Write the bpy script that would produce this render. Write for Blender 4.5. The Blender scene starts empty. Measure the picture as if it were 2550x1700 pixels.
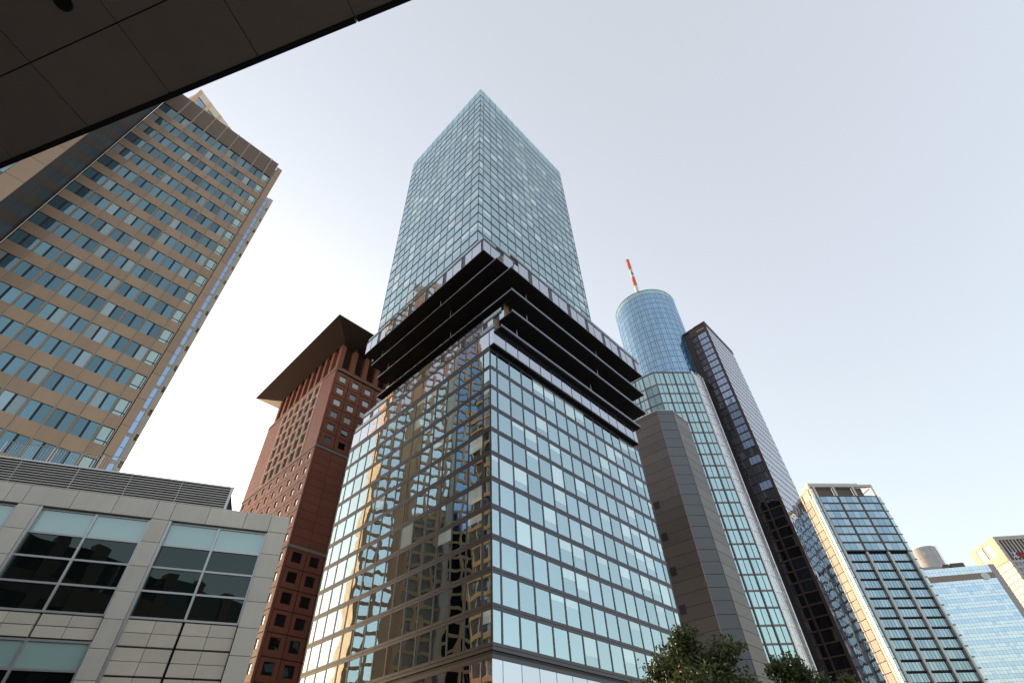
import bpy, bmesh, math, random
from mathutils import Matrix, Vector
R = math.radians
sc = bpy.context.scene
col = sc.collection
rng = random.Random(7)

# ---------------------------------------------------------------- camera
CF, CP, CR = 1254.89, 0.746619154, -0.0426675685        # focal length in photo pixels, pitch, roll
CX, CY = 1268.49, 920.2                                  # principal point of the 2550 x 1700 photograph
_fw = Vector((0, math.cos(CP), math.sin(CP)))
_u0 = Vector((0, -math.sin(CP), math.cos(CP)))
_r0 = Vector((1, 0, 0))
C_RT = _r0 * math.cos(CR) + _u0 * math.sin(CR)
C_UP = -_r0 * math.sin(CR) + _u0 * math.cos(CR)
EYE = Vector((0, 0, 1.7))
cam = bpy.data.cameras.new('camera')
cam_o = bpy.data.objects.new('camera', cam)
col.objects.link(cam_o)
cam.sensor_width = 36
cam.lens = CF / 2550 * 36
cam.shift_x = 6.51 / 2550
cam.shift_y = 70.2 / 2550
cam.clip_start = 0.05
cam.clip_end = 9000
_m = Matrix((C_RT, C_UP, -_fw)).transposed().to_4x4()
_m.translation = EYE
cam_o.matrix_world = _m
sc.camera = cam_o

# ---------------------------------------------------------------- sky, sun, exposure
SUN_AZ, SUN_EL = -44.5, 7.0
world = bpy.data.worlds.new('World')
sc.world = world
world.use_nodes = True
wn = world.node_tree
bg = wn.nodes['Background']
sky = wn.nodes.new('ShaderNodeTexSky')
sky.sky_type = 'NISHITA'
sky.sun_disc = False
sky.sun_elevation = R(SUN_EL)
sky.sun_rotation = R(SUN_AZ)
sky.dust_density = 4.0
sky.air_density = 1.0
sky.ozone_density = 1.0
hs = wn.nodes.new('ShaderNodeHueSaturation')
hs.inputs['Saturation'].default_value = 0.95
veil = wn.nodes.new('ShaderNodeVectorMath')              # thin even high haze over the whole sky
veil.operation = 'ADD'
veil.inputs[1].default_value = (1.04, 0.96, 0.87)
wn.links.new(sky.outputs[0], hs.inputs['Color'])
wn.links.new(hs.outputs[0], veil.inputs[0])
wn.links.new(veil.outputs[0], bg.inputs[0])
bg.inputs[1].default_value = 0.1

sun = bpy.data.lights.new('sun', 'SUN')
sun.energy = 1.0
sun.angle = R(0.5)
sun.color = (1.0, 0.76, 0.54)
sun_o = bpy.data.objects.new('sun', sun)
col.objects.link(sun_o)
_sd = Vector((math.sin(R(SUN_AZ)) * math.cos(R(SUN_EL)), math.cos(R(SUN_AZ)) * math.cos(R(SUN_EL)), math.sin(R(SUN_EL))))
sun_o.rotation_euler = _sd.to_track_quat('Z', 'Y').to_euler()
sun_o.location = _sd * 300

sc.view_settings.view_transform = 'Standard'
sc.view_settings.look = 'None'
sc.view_settings.gamma = 1
sc.view_settings.use_curve_mapping = False
sc.view_settings.exposure = 2.10
sc.render.engine = 'CYCLES'
sc.cycles.use_denoising = True
sc.cycles.max_bounces = 8
sc.cycles.glossy_bounces = 4
sc.cycles.transparent_max_bounces = 10
sc.cycles.sample_clamp_indirect = 6
sc.cycles.caustics_reflective = False
sc.cycles.caustics_refractive = False

# ---------------------------------------------------------------- materials
def new_mat(name):
    m = bpy.data.materials.new(name)
    m.use_nodes = True
    nt = m.node_tree
    for n in list(nt.nodes):
        nt.nodes.remove(n)
    out = nt.nodes.new('ShaderNodeOutputMaterial')
    return m, nt, out

def N(nt, kind, **kw):
    n = nt.nodes.new(kind)
    for k, v in kw.items():
        if k == 'op':
            n.operation = v
        else:
            n.inputs[k.replace('_', ' ')].default_value = v
    return n

def math_n(nt, op, a, b=None):
    n = nt.nodes.new('ShaderNodeMath')
    n.operation = op
    for i, x in enumerate((a, b)):
        if x is None:
            continue
        if isinstance(x, (int, float)):
            n.inputs[i].default_value = x
        else:
            nt.links.new(x, n.inputs[i])
    return n.outputs[0]

def vmath(nt, op, a, b=None, s=None):
    n = nt.nodes.new('ShaderNodeVectorMath')
    n.operation = op
    for i, x in enumerate((a, b)):
        if x is None:
            continue
        if isinstance(x, (tuple, list)):
            n.inputs[i].default_value = x
        else:
            nt.links.new(x, n.inputs[i])
    if s is not None:
        if isinstance(s, (int, float)):
            n.inputs['Scale'].default_value = s
        else:
            nt.links.new(s, n.inputs['Scale'])
    return n.outputs[0]

def piece_random(nt):
    """a number 0..1 that differs from piece to piece, for single objects and joined ones alike"""
    oi = nt.nodes.new('ShaderNodeObjectInfo')
    ge = nt.nodes.new('ShaderNodeNewGeometry')
    s = math_n(nt, 'ADD', oi.outputs['Random'], ge.outputs['Random Per Island'])
    return math_n(nt, 'FRACT', s), ge

def ramp2(nt, fac, c0, c1, p0=0.0, p1=1.0):
    r = nt.nodes.new('ShaderNodeValToRGB')
    r.color_ramp.elements[0].position = p0
    r.color_ramp.elements[1].position = p1
    r.color_ramp.elements[0].color = (*c0, 1)
    r.color_ramp.elements[1].color = (*c1, 1)
    nt.links.new(fac, r.inputs[0])
    return r.outputs[0]

def stone(name, c, var=0.12, scale=1.5, rough=0.75, metallic=0.0, piece=0.08, bump=0.15, streak=0.0, spec=0.3):
    """plain surface: fine grain, soft blotches, slight difference from piece to piece, rain streaks"""
    m, nt, out = new_mat(name)
    p = nt.nodes.new('ShaderNodeBsdfPrincipled')
    rnd, ge = piece_random(nt)
    no = N(nt, 'ShaderNodeTexNoise', Scale=scale, Detail=6.0, Roughness=0.62)
    nt.links.new(ge.outputs['Position'], no.inputs['Vector'])
    a = math_n(nt, 'MULTIPLY', math_n(nt, 'SUBTRACT', no.outputs[0], 0.5), 2 * var)
    b = math_n(nt, 'MULTIPLY', math_n(nt, 'SUBTRACT', rnd, 0.5), 2 * piece)
    t = math_n(nt, 'ADD', math_n(nt, 'ADD', a, b), 1.0)
    if streak > 0:
        mp = vmath(nt, 'MULTIPLY', ge.outputs['Position'], (2.6, 2.6, 0.22))
        ns = N(nt, 'ShaderNodeTexNoise', Scale=1.0, Detail=4.0)
        nt.links.new(mp, ns.inputs['Vector'])
        t = math_n(nt, 'ADD', t, math_n(nt, 'MULTIPLY', math_n(nt, 'SUBTRACT', ns.outputs[0], 0.5), 2 * streak))
    cc = vmath(nt, 'SCALE', c, s=t)
    nt.links.new(cc, p.inputs['Base Color'])
    p.inputs['Roughness'].default_value = rough
    p.inputs['Metallic'].default_value = metallic
    p.inputs['Specular IOR Level'].default_value = spec
    if bump:
        nb = N(nt, 'ShaderNodeTexNoise', Scale=scale * 14, Detail=3.0)
        nt.links.new(ge.outputs['Position'], nb.inputs['Vector'])
        bu = N(nt, 'ShaderNodeBump', Strength=bump, Distance=0.02)
        nt.links.new(nb.outputs[0], bu.inputs['Height'])
        nt.links.new(bu.outputs[0], p.inputs['Normal'])
    nt.links.new(p.outputs[0], out.inputs[0])
    return m

def slats(name, c0, c1, per_m, axis=2, rough=0.6, metallic=0.2):
    """fine louvre blades too small to pick apart: stripes with real relief"""
    m, nt, out = new_mat(name)
    p = nt.nodes.new('ShaderNodeBsdfPrincipled')
    ge = nt.nodes.new('ShaderNodeNewGeometry')
    sx = nt.nodes.new('ShaderNodeSeparateXYZ')
    nt.links.new(ge.outputs['Position'], sx.inputs[0])
    f = math_n(nt, 'FRACT', math_n(nt, 'MULTIPLY', sx.outputs[axis], per_m))
    nt.links.new(ramp2(nt, f, c0, c1, 0.2, 0.6), p.inputs['Base Color'])
    bu = N(nt, 'ShaderNodeBump', Strength=0.6, Distance=0.05)
    nt.links.new(f, bu.inputs['Height'])
    nt.links.new(bu.outputs[0], p.inputs['Normal'])
    p.inputs['Roughness'].default_value = rough
    p.inputs['Metallic'].default_value = metallic
    nt.links.new(p.outputs[0], out.inputs[0])
    return m

def glass(name, base, tint, fac, wob=0.004, tilt=0.003, rough=0.0, clear=None, var=0.25, wscale=0.45, edge=1.0, alt=None, gv=0.07):
    """coated pane: mirror of the surroundings over either a tinted body or (clear) the rooms behind.
    The pane is slightly wavy and set at a slightly different tilt from its neighbours."""
    m, nt, out = new_mat(name)
    rnd, ge = piece_random(nt)
    off = nt.nodes.new('ShaderNodeCombineXYZ')
    for i in range(3):
        nt.links.new(math_n(nt, 'MULTIPLY', rnd, (91.0, 57.0, 133.0)[i]), off.inputs[i])
    pos = vmath(nt, 'ADD', ge.outputs['Position'], off.outputs[0])
    no = N(nt, 'ShaderNodeTexNoise', Scale=wscale, Detail=1.0, Roughness=0.4)
    nt.links.new(pos, no.inputs['Vector'])
    w1 = vmath(nt, 'SCALE', vmath(nt, 'SUBTRACT', no.outputs[1], (0.5, 0.5, 0.5)), s=wob * 2)
    wnz = nt.nodes.new('ShaderNodeTexWhiteNoise')
    wnz.noise_dimensions = '1D'
    nt.links.new(rnd, wnz.inputs['W'])
    w2 = vmath(nt, 'SCALE', vmath(nt, 'SUBTRACT', wnz.outputs['Color'], (0.5, 0.5, 0.5)), s=tilt * 2)
    nn = vmath(nt, 'NORMALIZE', vmath(nt, 'ADD', vmath(nt, 'ADD', ge.outputs['Normal'], w1), w2))
    gl = nt.nodes.new('ShaderNodeBsdfGlossy')
    nt.links.new(vmath(nt, 'SCALE', tint, s=math_n(nt, 'ADD', 1.0 - gv, math_n(nt, 'MULTIPLY', wnz.outputs['Value'], gv))), gl.inputs['Color'])
    gl.inputs['Roughness'].default_value = rough
    nt.links.new(nn, gl.inputs['Normal'])
    if clear is not None:
        body = nt.nodes.new('ShaderNodeBsdfTransparent')
        body.inputs['Color'].default_value = (*clear, 1)
        body_s = body.outputs[0]
    else:
        body = nt.nodes.new('ShaderNodeBsdfDiffuse')
        if alt is None:
            f = math_n(nt, 'ADD', 1.0 - var, math_n(nt, 'MULTIPLY', rnd, 2 * var))
            nt.links.new(vmath(nt, 'SCALE', base, s=f), body.inputs['Color'])
        else:                                           # some panes have a pale blind behind them
            k = math_n(nt, 'GREATER_THAN', rnd, alt[1])
            mx = nt.nodes.new('ShaderNodeMix')
            mx.data_type = 'RGBA'
            nt.links.new(k, mx.inputs[0])
            mx.inputs[6].default_value = (*base, 1)
            mx.inputs[7].default_value = (*alt[0], 1)
            nt.links.new(mx.outputs[2], body.inputs['Color'])
        body_s = body.outputs[0]
    fr = N(nt, 'ShaderNodeFresnel', IOR=1.5)
    f = math_n(nt, 'ADD', fac, math_n(nt, 'MULTIPLY', fr.outputs[0], (1 - fac) * edge))
    mx = nt.nodes.new('ShaderNodeMixShader')
    nt.links.new(f, mx.inputs[0])
    nt.links.new(body_s, mx.inputs[1])
    nt.links.new(gl.outputs[0], mx.inputs[2])
    nt.links.new(mx.outputs[0], out.inputs[0])
    return m

def emit(name, c, s):
    m, nt, out = new_mat(name)
    e = N(nt, 'ShaderNodeEmission', Strength=s)
    e.inputs[0].default_value = (*c, 1)
    nt.links.new(e.outputs[0], out.inputs[0])
    return m

M = {}
M['tower_glass'] = glass('clear coated tower glass', None, (0.74, 0.95, 1.0), 0.54, wob=0.010, tilt=0.006, clear=(0.84, 0.95, 0.95), gv=0.14)
M['tower_glass_blind'] = glass('coated glass with a white blind drawn close behind', (0.74, 0.84, 0.81), (0.74, 0.95, 1.0), 0.40, wob=0.007, tilt=0.007, var=0.16, gv=0.14)
M['tower_glass_podium'] = glass('pale podium glass', None, (0.86, 0.90, 1.0), 0.62, wob=0.006, tilt=0.003, clear=(0.40, 0.45, 0.5))
M['hip_glass'] = glass('terrace storey glass', (0.03, 0.035, 0.04), (0.80, 0.84, 0.92), 0.60, wob=0.012, tilt=0.004)
M['parapet_glass'] = glass('terrace parapet glass', (0.04, 0.04, 0.045), (0.66, 0.70, 0.78), 0.28, wob=0.008)
M['hip_panel'] = stone('dark violet slim panel', (0.055, 0.05, 0.058), rough=0.35, metallic=0.5)
M['tower_metal'] = stone('brown grey anodised metal', (0.090, 0.086, 0.095), var=0.05, rough=0.38, metallic=0.75, piece=0.03, bump=0.03)
M['tower_dark'] = stone('blackened metal soffit', (0.030, 0.027, 0.026), var=0.1, rough=0.5, metallic=0.2, bump=0.02)
M['bronze'] = stone('bronze edge metal', (0.16, 0.10, 0.075), rough=0.35, metallic=0.7, bump=0)
M['balustrade'] = glass('clear balustrade glass', None, (0.85, 0.95, 0.95), 0.22, wob=0.002, tilt=0.001, clear=(0.80, 0.90, 0.88))
M['ceiling'] = stone('office ceiling', (0.26, 0.27, 0.26), var=0.04, bump=0)
M['office_core'] = stone('office core wall', (0.10, 0.10, 0.09), var=0.3, scale=0.35, bump=0)
M['blind'] = stone('white roller blind', (0.88, 0.90, 0.88), var=0.04, bump=0, piece=0.12)
M['lamp'] = emit('office strip light', (1.0, 0.93, 0.8), 1.6)

M['tan_panel'] = stone('tan coated metal panel', (0.35, 0.228, 0.145), var=0.07, rough=0.42, metallic=0.35, piece=0.09, bump=0.02, streak=0.09)
M['tan_fin'] = stone('tan fin', (0.40, 0.29, 0.205), rough=0.45, metallic=0.4, bump=0)
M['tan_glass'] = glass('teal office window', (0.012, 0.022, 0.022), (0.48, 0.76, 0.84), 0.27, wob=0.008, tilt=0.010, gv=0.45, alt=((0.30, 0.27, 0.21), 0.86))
M['tan_frame'] = stone('black window frame', (0.018, 0.018, 0.018), rough=0.5, bump=0)
M['tan_louvre'] = slats('bronze fine louvre', (0.10, 0.065, 0.045), (0.21, 0.135, 0.09), 4.2)
M['slate'] = stone('dark slate cladding', (0.075, 0.065, 0.062), var=0.1, rough=0.35, metallic=0.2, piece=0.10, bump=0.02)
M['bay_white'] = stone('pale bay soffit', (0.42, 0.38, 0.34), var=0.06, bump=0.02)

M['cream'] = stone('sun-tinted cream limestone', (0.88, 0.53, 0.30), var=0.06, piece=0.05, bump=0.05)  # orange warmth of sunlight is put into this base colour
M['cream_pale'] = stone('pale cream stone', (0.80, 0.69, 0.57), var=0.06, piece=0.05, bump=0.05)
M['sky_window'] = glass('blue sky window', (0.06, 0.12, 0.20), (0.52, 0.70, 0.95), 0.5, wob=0.003)
M['white_window'] = glass('window with white blind', (0.80, 0.80, 0.74), (1.0, 1.0, 0.97), 0.72, wob=0.004, var=0.08)
M['black_window'] = glass('dark window', (0.012, 0.018, 0.018), (0.6, 0.7, 0.7), 0.10, wob=0.004)

M['lime'] = stone('grey limestone slab', (0.66, 0.59, 0.50), var=0.10, scale=1.1, piece=0.06, bump=0.12, streak=0.06)
M['lime2'] = stone('buff sandstone slab', (0.68, 0.585, 0.475), var=0.09, scale=1.3, piece=0.06, bump=0.12, streak=0.04)
M['alu'] = stone('grey aluminium', (0.52, 0.50, 0.48), var=0.04, rough=0.38, metallic=0.6, bump=0.02)
M['alu_dark'] = stone('louvre metal', (0.40, 0.365, 0.33), var=0.05, rough=0.5, metallic=0.4, bump=0.02)
M['joint'] = stone('dark joint', (0.02, 0.019, 0.018), bump=0)
M['frit'] = glass('pale green fritted pane', (0.40, 0.55, 0.51), (0.8, 0.9, 0.9), 0.10, wob=0.002, var=0.06)
M['lobby_glass'] = glass('black window pane', (0.006, 0.008, 0.007), (0.55, 0.66, 0.62), 0.05, edge=0.6, wob=0.010, tilt=0.004, wscale=0.8)
M['canopy'] = stone('brown grey soffit panel', (0.42, 0.34, 0.285), var=0.12, rough=0.5, piece=0.05, bump=0.03)
M['canopy_edge'] = stone('dark canopy trim', (0.03, 0.027, 0.026), rough=0.4, metallic=0.3, bump=0)

M['red_stone'] = stone('red granite tile', (0.25, 0.088, 0.055), var=0.12, scale=2.2, piece=0.07, rough=0.5, bump=0.04)
M['red_joint'] = stone('dark red joint', (0.05, 0.032, 0.028), bump=0)
M['red_band'] = stone('grey cornice band', (0.30, 0.27, 0.24), bump=0.03)
M['red_frame'] = stone('pale pink window frame', (0.74, 0.60, 0.52), bump=0.02)
M['red_glass'] = glass('dark deep window', (0.010, 0.010, 0.010), (0.7, 0.85, 0.85), 0.16, wob=0.006, tilt=0.02)
M['red_glass_pale'] = glass('deep window with pale body', (0.30, 0.33, 0.31), (0.8, 0.9, 0.9), 0.25, wob=0.004, var=0.3)  # paler body than the other deep windows, commonest in the upper rows
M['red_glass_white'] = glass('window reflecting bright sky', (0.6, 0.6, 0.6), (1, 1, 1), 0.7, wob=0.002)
M['roof_soffit'] = stone('dark brown roof soffit', (0.085, 0.068, 0.060), var=0.06, rough=0.6, bump=0.02)
M['roof_edge'] = stone('weathered roof edge', (0.30, 0.20, 0.12), rough=0.5, bump=0)

M['round_glass'] = glass('blue round tower pane', (0.08, 0.19, 0.31), (0.60, 0.78, 0.95), 0.42, wob=0.003, tilt=0.006, var=0.30)
M['round_line'] = stone('blue grey mullion', (0.05, 0.09, 0.14), rough=0.4, metallic=0.3, bump=0)
M['mast_red'] = stone('red mast paint', (0.72, 0.17, 0.11), bump=0)
M['mast_white'] = stone('white mast paint', (0.72, 0.72, 0.70), bump=0)
M['annex_glass'] = glass('sea green pane', (0.16, 0.29, 0.29), (0.72, 0.92, 0.92), 0.40, wob=0.003, tilt=0.006, var=0.35)
M['annex_frame'] = stone('pinkish grey frame', (0.20, 0.165, 0.16), var=0.05, rough=0.45, metallic=0.3, bump=0)
M['annex_white'] = stone('white aluminium fin', (0.92, 0.90, 0.90), rough=0.22, metallic=0.85, bump=0)
M['prism_panel'] = stone('taupe grey wall panel', (0.175, 0.152, 0.140), var=0.10, scale=0.5, rough=0.40, metallic=0.55, piece=0.09, bump=0.03, streak=0.08)
M['prism_rib'] = slats('ribbed grey metal', (0.10, 0.105, 0.12), (0.165, 0.17, 0.185), 5.0, rough=0.45, metallic=0.4)
M['prism_edge'] = stone('pale coping', (0.55, 0.5, 0.45), bump=0)
M['link_glass'] = glass('blue link pane', (0.03, 0.13, 0.30), (0.40, 0.65, 1.0), 0.30, wob=0.004, tilt=0.02)
M['rust'] = stone('red brown metal', (0.078, 0.046, 0.040), var=0.12, rough=0.45, metallic=0.3, piece=0.1, bump=0.02)
M['rust_dark'] = stone('dark brown metal', (0.040, 0.030, 0.030), rough=0.5, bump=0)
M['rust_glass'] = glass('brown tower window', (0.012, 0.014, 0.016), (0.62, 0.74, 0.95), 0.42, wob=0.004, tilt=0.01)
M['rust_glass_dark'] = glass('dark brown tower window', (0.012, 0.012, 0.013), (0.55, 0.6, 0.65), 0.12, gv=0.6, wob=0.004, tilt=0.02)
M['rust_mirror'] = glass('pale mirror pane', (0.10, 0.105, 0.12), (0.88, 0.90, 0.97), 0.50, wob=0.004, tilt=0.006)
M['column_white'] = stone('pale concrete column', (0.66, 0.62, 0.59), var=0.05, bump=0.02)
M['louvre_brown'] = stone('brown louvre panel', (0.13, 0.088, 0.07), rough=0.5, bump=0)
M['post_glass'] = glass('blue grey bay pane', (0.07, 0.115, 0.14), (0.62, 0.80, 0.92), 0.28, wob=0.003, tilt=0.008, var=0.45, alt=((0.27, 0.33, 0.36), 0.55))
M['corner_glass'] = glass('pale green corner pane', (0.28, 0.40, 0.41), (0.8, 0.95, 0.95), 0.35, wob=0.003)
M['post_dark'] = stone('black shadow frame', (0.015, 0.016, 0.018), bump=0)
M['lit_panel'] = stone('pale side panel', (0.46, 0.43, 0.38), bump=0.02)
M['slab_glass'] = glass('sky blue pane', (0.20, 0.38, 0.62), (0.75, 0.88, 1.0), 0.42, wob=0.003, tilt=0.006, var=0.18)
M['slab_pale'] = glass('pale blue pane', (0.52, 0.64, 0.74), (0.85, 0.93, 1.0), 0.42, wob=0.003, tilt=0.006, var=0.12)
M['slab_line'] = stone('grey blue mullion', (0.22, 0.29, 0.36), bump=0)
M['slab_brown'] = slats('ochre ribbed band', (0.24, 0.19, 0.15), (0.34, 0.27, 0.21), 1.6, axis=0)
M['slab_stone'] = stone('pale grey edge', (0.40, 0.37, 0.35), bump=0.02)
M['drum'] = stone('light grey drum panel', (0.50, 0.48, 0.48), var=0.04, bump=0.02)
M['sand'] = stone('sand plaster', (0.56, 0.46, 0.37), var=0.05, bump=0.03)
M['sand_grey'] = stone('grey front stone', (0.52, 0.46, 0.42), var=0.05, bump=0.03)
M['sand_glass'] = glass('pale window', (0.45, 0.47, 0.46), (0.9, 0.95, 1.0), 0.3, wob=0.003, var=0.15)
M['sand_dark'] = glass('dark blue window', (0.03, 0.035, 0.05), (0.6, 0.7, 0.95), 0.15, wob=0.003)
M['sign_red'] = stone('red sign letter', (0.55, 0.02, 0.04), bump=0)
M['sign_white'] = stone('white sign emblem', (0.75, 0.75, 0.75), bump=0)

M['asphalt'] = stone('asphalt', (0.05, 0.05, 0.052), var=0.2, scale=3, bump=0.4)
M['paving'] = stone('grey paving slab', (0.20, 0.195, 0.19), var=0.15, scale=2, bump=0.2)
M['kerb'] = stone('granite kerb', (0.28, 0.27, 0.26), bump=0.2)
M['paint'] = stone('white road paint', (0.7, 0.7, 0.68), bump=0.1)
M['bark'] = stone('grey brown bark', (0.085, 0.065, 0.05), var=0.3, scale=6, bump=0.6)

def leaf_mat(name, c0, c1, tr):
    m, nt, out = new_mat(name)
    rnd, ge = piece_random(nt)
    no = N(nt, 'ShaderNodeTexNoise', Scale=0.9, Detail=2.0)
    nt.links.new(ge.outputs['Position'], no.inputs['Vector'])
    f = math_n(nt, 'ADD', math_n(nt, 'MULTIPLY', rnd, 0.6), math_n(nt, 'MULTIPLY', no.outputs[0], 0.4))
    c = ramp2(nt, f, c0, c1, 0.15, 0.85)
    p = nt.nodes.new('ShaderNodeBsdfPrincipled')
    nt.links.new(c, p.inputs['Base Color'])
    p.inputs['Roughness'].default_value = 0.45
    t = nt.nodes.new('ShaderNodeBsdfTranslucent')
    nt.links.new(c, t.inputs['Color'])
    mx = nt.nodes.new('ShaderNodeMixShader')
    mx.inputs[0].default_value = tr
    nt.links.new(p.outputs[0], mx.inputs[1])
    nt.links.new(t.outputs[0], mx.inputs[2])
    nt.links.new(mx.outputs[0], out.inputs[0])
    return m
M['leaf'] = leaf_mat('dark green leaf', (0.028, 0.046, 0.012), (0.115, 0.130, 0.036), 0.35)
M['leaf_yellow'] = leaf_mat('yellow green leaf', (0.05, 0.06, 0.012), (0.14, 0.13, 0.03), 0.3)

# ---------------------------------------------------------------- building blocks
_cubes = {}
def cube_mesh(mat):
    """unit box: x 0..1, y -1..0 (inwards is +y, so outwards v grows towards -y), z 0..1"""
    if mat not in _cubes:
        me = bpy.data.meshes.new('box')
        v = [(x, y, z) for z in (0, 1) for y in (0, 1) for x in (0, 1)]
        f = [(0, 2, 3, 1), (4, 5, 7, 6), (0, 1, 5, 4), (1, 3, 7, 5), (3, 2, 6, 7), (2, 0, 4, 6)]
        me.from_pydata(v, [], f)
        me.materials.append(M[mat])
        _cubes[mat] = me
    return _cubes[mat]

class Fac:
    """a facade line in a building's own frame: u runs left to right seen from outside, v is outwards"""
    def __init__(s, x, y, deg):
        s.x, s.y, s.a = x, y, R(deg)
        s.c, s.s = math.cos(s.a), math.sin(s.a)
    def pt(s, u, v):
        return (s.x + s.c * u + s.s * v, s.y + s.s * u - s.c * v)

FLAT = Fac(0, 0, 0)

class Mesh:
    def __init__(s):
        s.v, s.f, s.mi, s.mats = [], [], [], []
    def mat(s, k):
        if k not in s.mats:
            s.mats.append(k)
        return s.mats.index(k)
    def box(s, fac, u0, u1, v0, v1, z0, z1, mat):
        i = len(s.v)
        for z in (z0, z1):
            for v in (v1, v0):
                for u in (u0, u1):
                    x, y = fac.pt(u, v)
                    s.v.append((x, y, z))
        k = s.mat(mat)
        for q in ((0, 2, 3, 1), (4, 5, 7, 6), (0, 1, 5, 4), (1, 3, 7, 5), (3, 2, 6, 7), (2, 0, 4, 6)):
            s.f.append(tuple(i + j for j in q))
            s.mi.append(k)
    def quad(s, pts, mat):
        i = len(s.v)
        s.v += [tuple(p) for p in pts]
        s.f.append(tuple(range(i, i + len(pts))))
        s.mi.append(s.mat(mat))
    def prism(s, poly, z0, z1, mat, cap=None):
        """poly counter-clockwise seen from above"""
        i, n = len(s.v), len(poly)
        s.v += [(x, y, z0) for x, y in poly] + [(x, y, z1) for x, y in poly]
        k = s.mat(mat)
        for j in range(n):
            s.f.append((i + j, i + (j + 1) % n, i + n + (j + 1) % n, i + n + j)); s.mi.append(k)
        k = s.mat(cap or mat)
        s.f.append(tuple(i + j for j in reversed(range(n)))); s.mi.append(k)
        s.f.append(tuple(i + n + j for j in range(n))); s.mi.append(k)
    def tube(s, p0, p1, r0, r1, mat, n=8):
        p0, p1 = Vector(p0), Vector(p1)
        d = (p1 - p0).normalized()
        a = d.orthogonal().normalized(); b = d.cross(a)
        i = len(s.v)
        for p, r in ((p0, r0), (p1, r1)):
            for j in range(n):
                t = 2 * math.pi * j / n
                s.v.append(tuple(p + a * (r * math.cos(t)) + b * (r * math.sin(t))))
        k = s.mat(mat)
        for j in range(n):
            s.f.append((i + j, i + (j + 1) % n, i + n + (j + 1) % n, i + n + j)); s.mi.append(k)
        s.f.append(tuple(i + j for j in reversed(range(n)))); s.mi.append(k)
        s.f.append(tuple(i + n + j for j in range(n))); s.mi.append(k)
    def build(s, name, parent=None, kind=None):
        me = bpy.data.meshes.new(name)
        me.from_pydata(s.v, [], s.f)
        for k in s.mats:
            me.materials.append(M[k])
        me.polygons.foreach_set('material_index', s.mi)
        me.update()
        o = bpy.data.objects.new(name, me)
        col.objects.link(o)
        o.parent = parent
        if kind:
            o['kind'] = kind
        return o

LIMIT = 300
class Thing:
    """a top-level thing: an Empty at its base with parts; ax = compass bearing of its own x axis"""
    def __init__(s, name, label, cat, loc, ax, group=None):
        s.e = bpy.data.objects.new(name, None)
        s.e.empty_display_size = 2
        col.objects.link(s.e)
        s.loc = loc
        s.th = R(90 - ax)
        s.e.location = loc
        s.e.rotation_euler = (0, 0, s.th)
        s.e['label'] = label
        s.e['category'] = cat
        if group:
            s.e['group'] = group
        s.sets = {}
    def add(s, name, fac, u0, u1, v0, v1, z0, z1, mat):
        """one piece: becomes an object of its own, or joins the rest past the limit"""
        s.sets.setdefault(name, []).append((fac, u0, u1, v0, v1, z0, z1, mat))
    def solid(s, name, boxes, kind=None, parent=None):
        m = Mesh()
        for b in boxes:
            m.box(*b)
        return m.build(name, parent or s.e, kind)
    def world(s, x, y, z):
        c, n = math.cos(s.th), math.sin(s.th)
        return Vector((s.loc[0] + c * x - n * y, s.loc[1] + n * x + c * y, s.loc[2] + z))
    def score(s, p):
        fac, u0, u1, v0, v1, z0, z1, mat = p
        q = []
        for u, z in ((u0, z0), (u1, z0), (u1, z1), (u0, z1)):
            x, y = fac.pt(u, v1)
            d = s.world(x, y, z) - EYE
            w = d.dot(_fw)
            if w <= 0.1:
                return 0
            q.append((CX + CF * d.dot(C_RT) / w, CY - CF * d.dot(C_UP) / w))
        a = 0
        for i in range(4):
            a += q[i][0] * q[(i + 1) % 4][1] - q[(i + 1) % 4][0] * q[i][1]
        cx = sum(t[0] for t in q) / 4
        cy = sum(t[1] for t in q) / 4
        a = -a / 2                                       # front side faces the camera: positive
        if not (-40 < cx < 2590 and -40 < cy < 1740):
            a *= 0.01
        return a
    def flush(s, limits={}):
        for name, L in s.sets.items():
            lim = limits.get(name, LIMIT)
            L.sort(key=s.score, reverse=True)
            for (fac, u0, u1, v0, v1, z0, z1, mat) in L[:lim]:
                o = bpy.data.objects.new(name, cube_mesh(mat))
                x, y = fac.pt(u0, v1)
                o.location = (x, y, z0)
                o.rotation_euler = (0, 0, fac.a)
                o.scale = (u1 - u0, v1 - v0, z1 - z0)
                o.parent = s.e
                col.objects.link(o)
            if len(L) > lim:
                m = Mesh()
                for p in L[lim:]:
                    m.box(*p)
                m.build(name + '_field', s.e, 'stuff')
        s.sets = {}

GRID = 42.70672643                                      # bearing of the street grid
_u = Vector((math.sin(R(GRID)), math.cos(R(GRID)), 0))
_w = Vector((-math.cos(R(GRID)), math.sin(R(GRID)), 0))


# ---------------------------------------------------------------- ground and street
def ground():
    m = Mesh()
    m.quad([(-3000, -3000, 0), (3000, -3000, 0), (3000, 3000, 0), (-3000, 3000, 0)], 'paving')
    o = m.build('ground', None, 'structure')
    f = Fac(-2.93 + 8 * _w.x * -1 - 200 * _u.x, 56.28 - 8 * _w.y - 200 * _u.y, 90 - GRID)
    m = Mesh()
    m.box(f, 0, 520, 0, 14, 0.004, 0.012, 'asphalt')
    m.build('road', None, 'structure')
    m = Mesh()
    m.box(f, 0, 520, -0.3, 0, 0.004, 0.13, 'kerb')
    m.box(f, 0, 520, 14, 14.3, 0.004, 0.13, 'kerb')
    m.build('kerb', None, 'structure')
    m = Mesh()
    for i in range(60):
        m.box(f, 120 + i * 4, 122 + i * 4, 6.92, 7.08, 0.016, 0.02, 'paint')
    m.build('lane_marking', None, 'structure')
ground()

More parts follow.
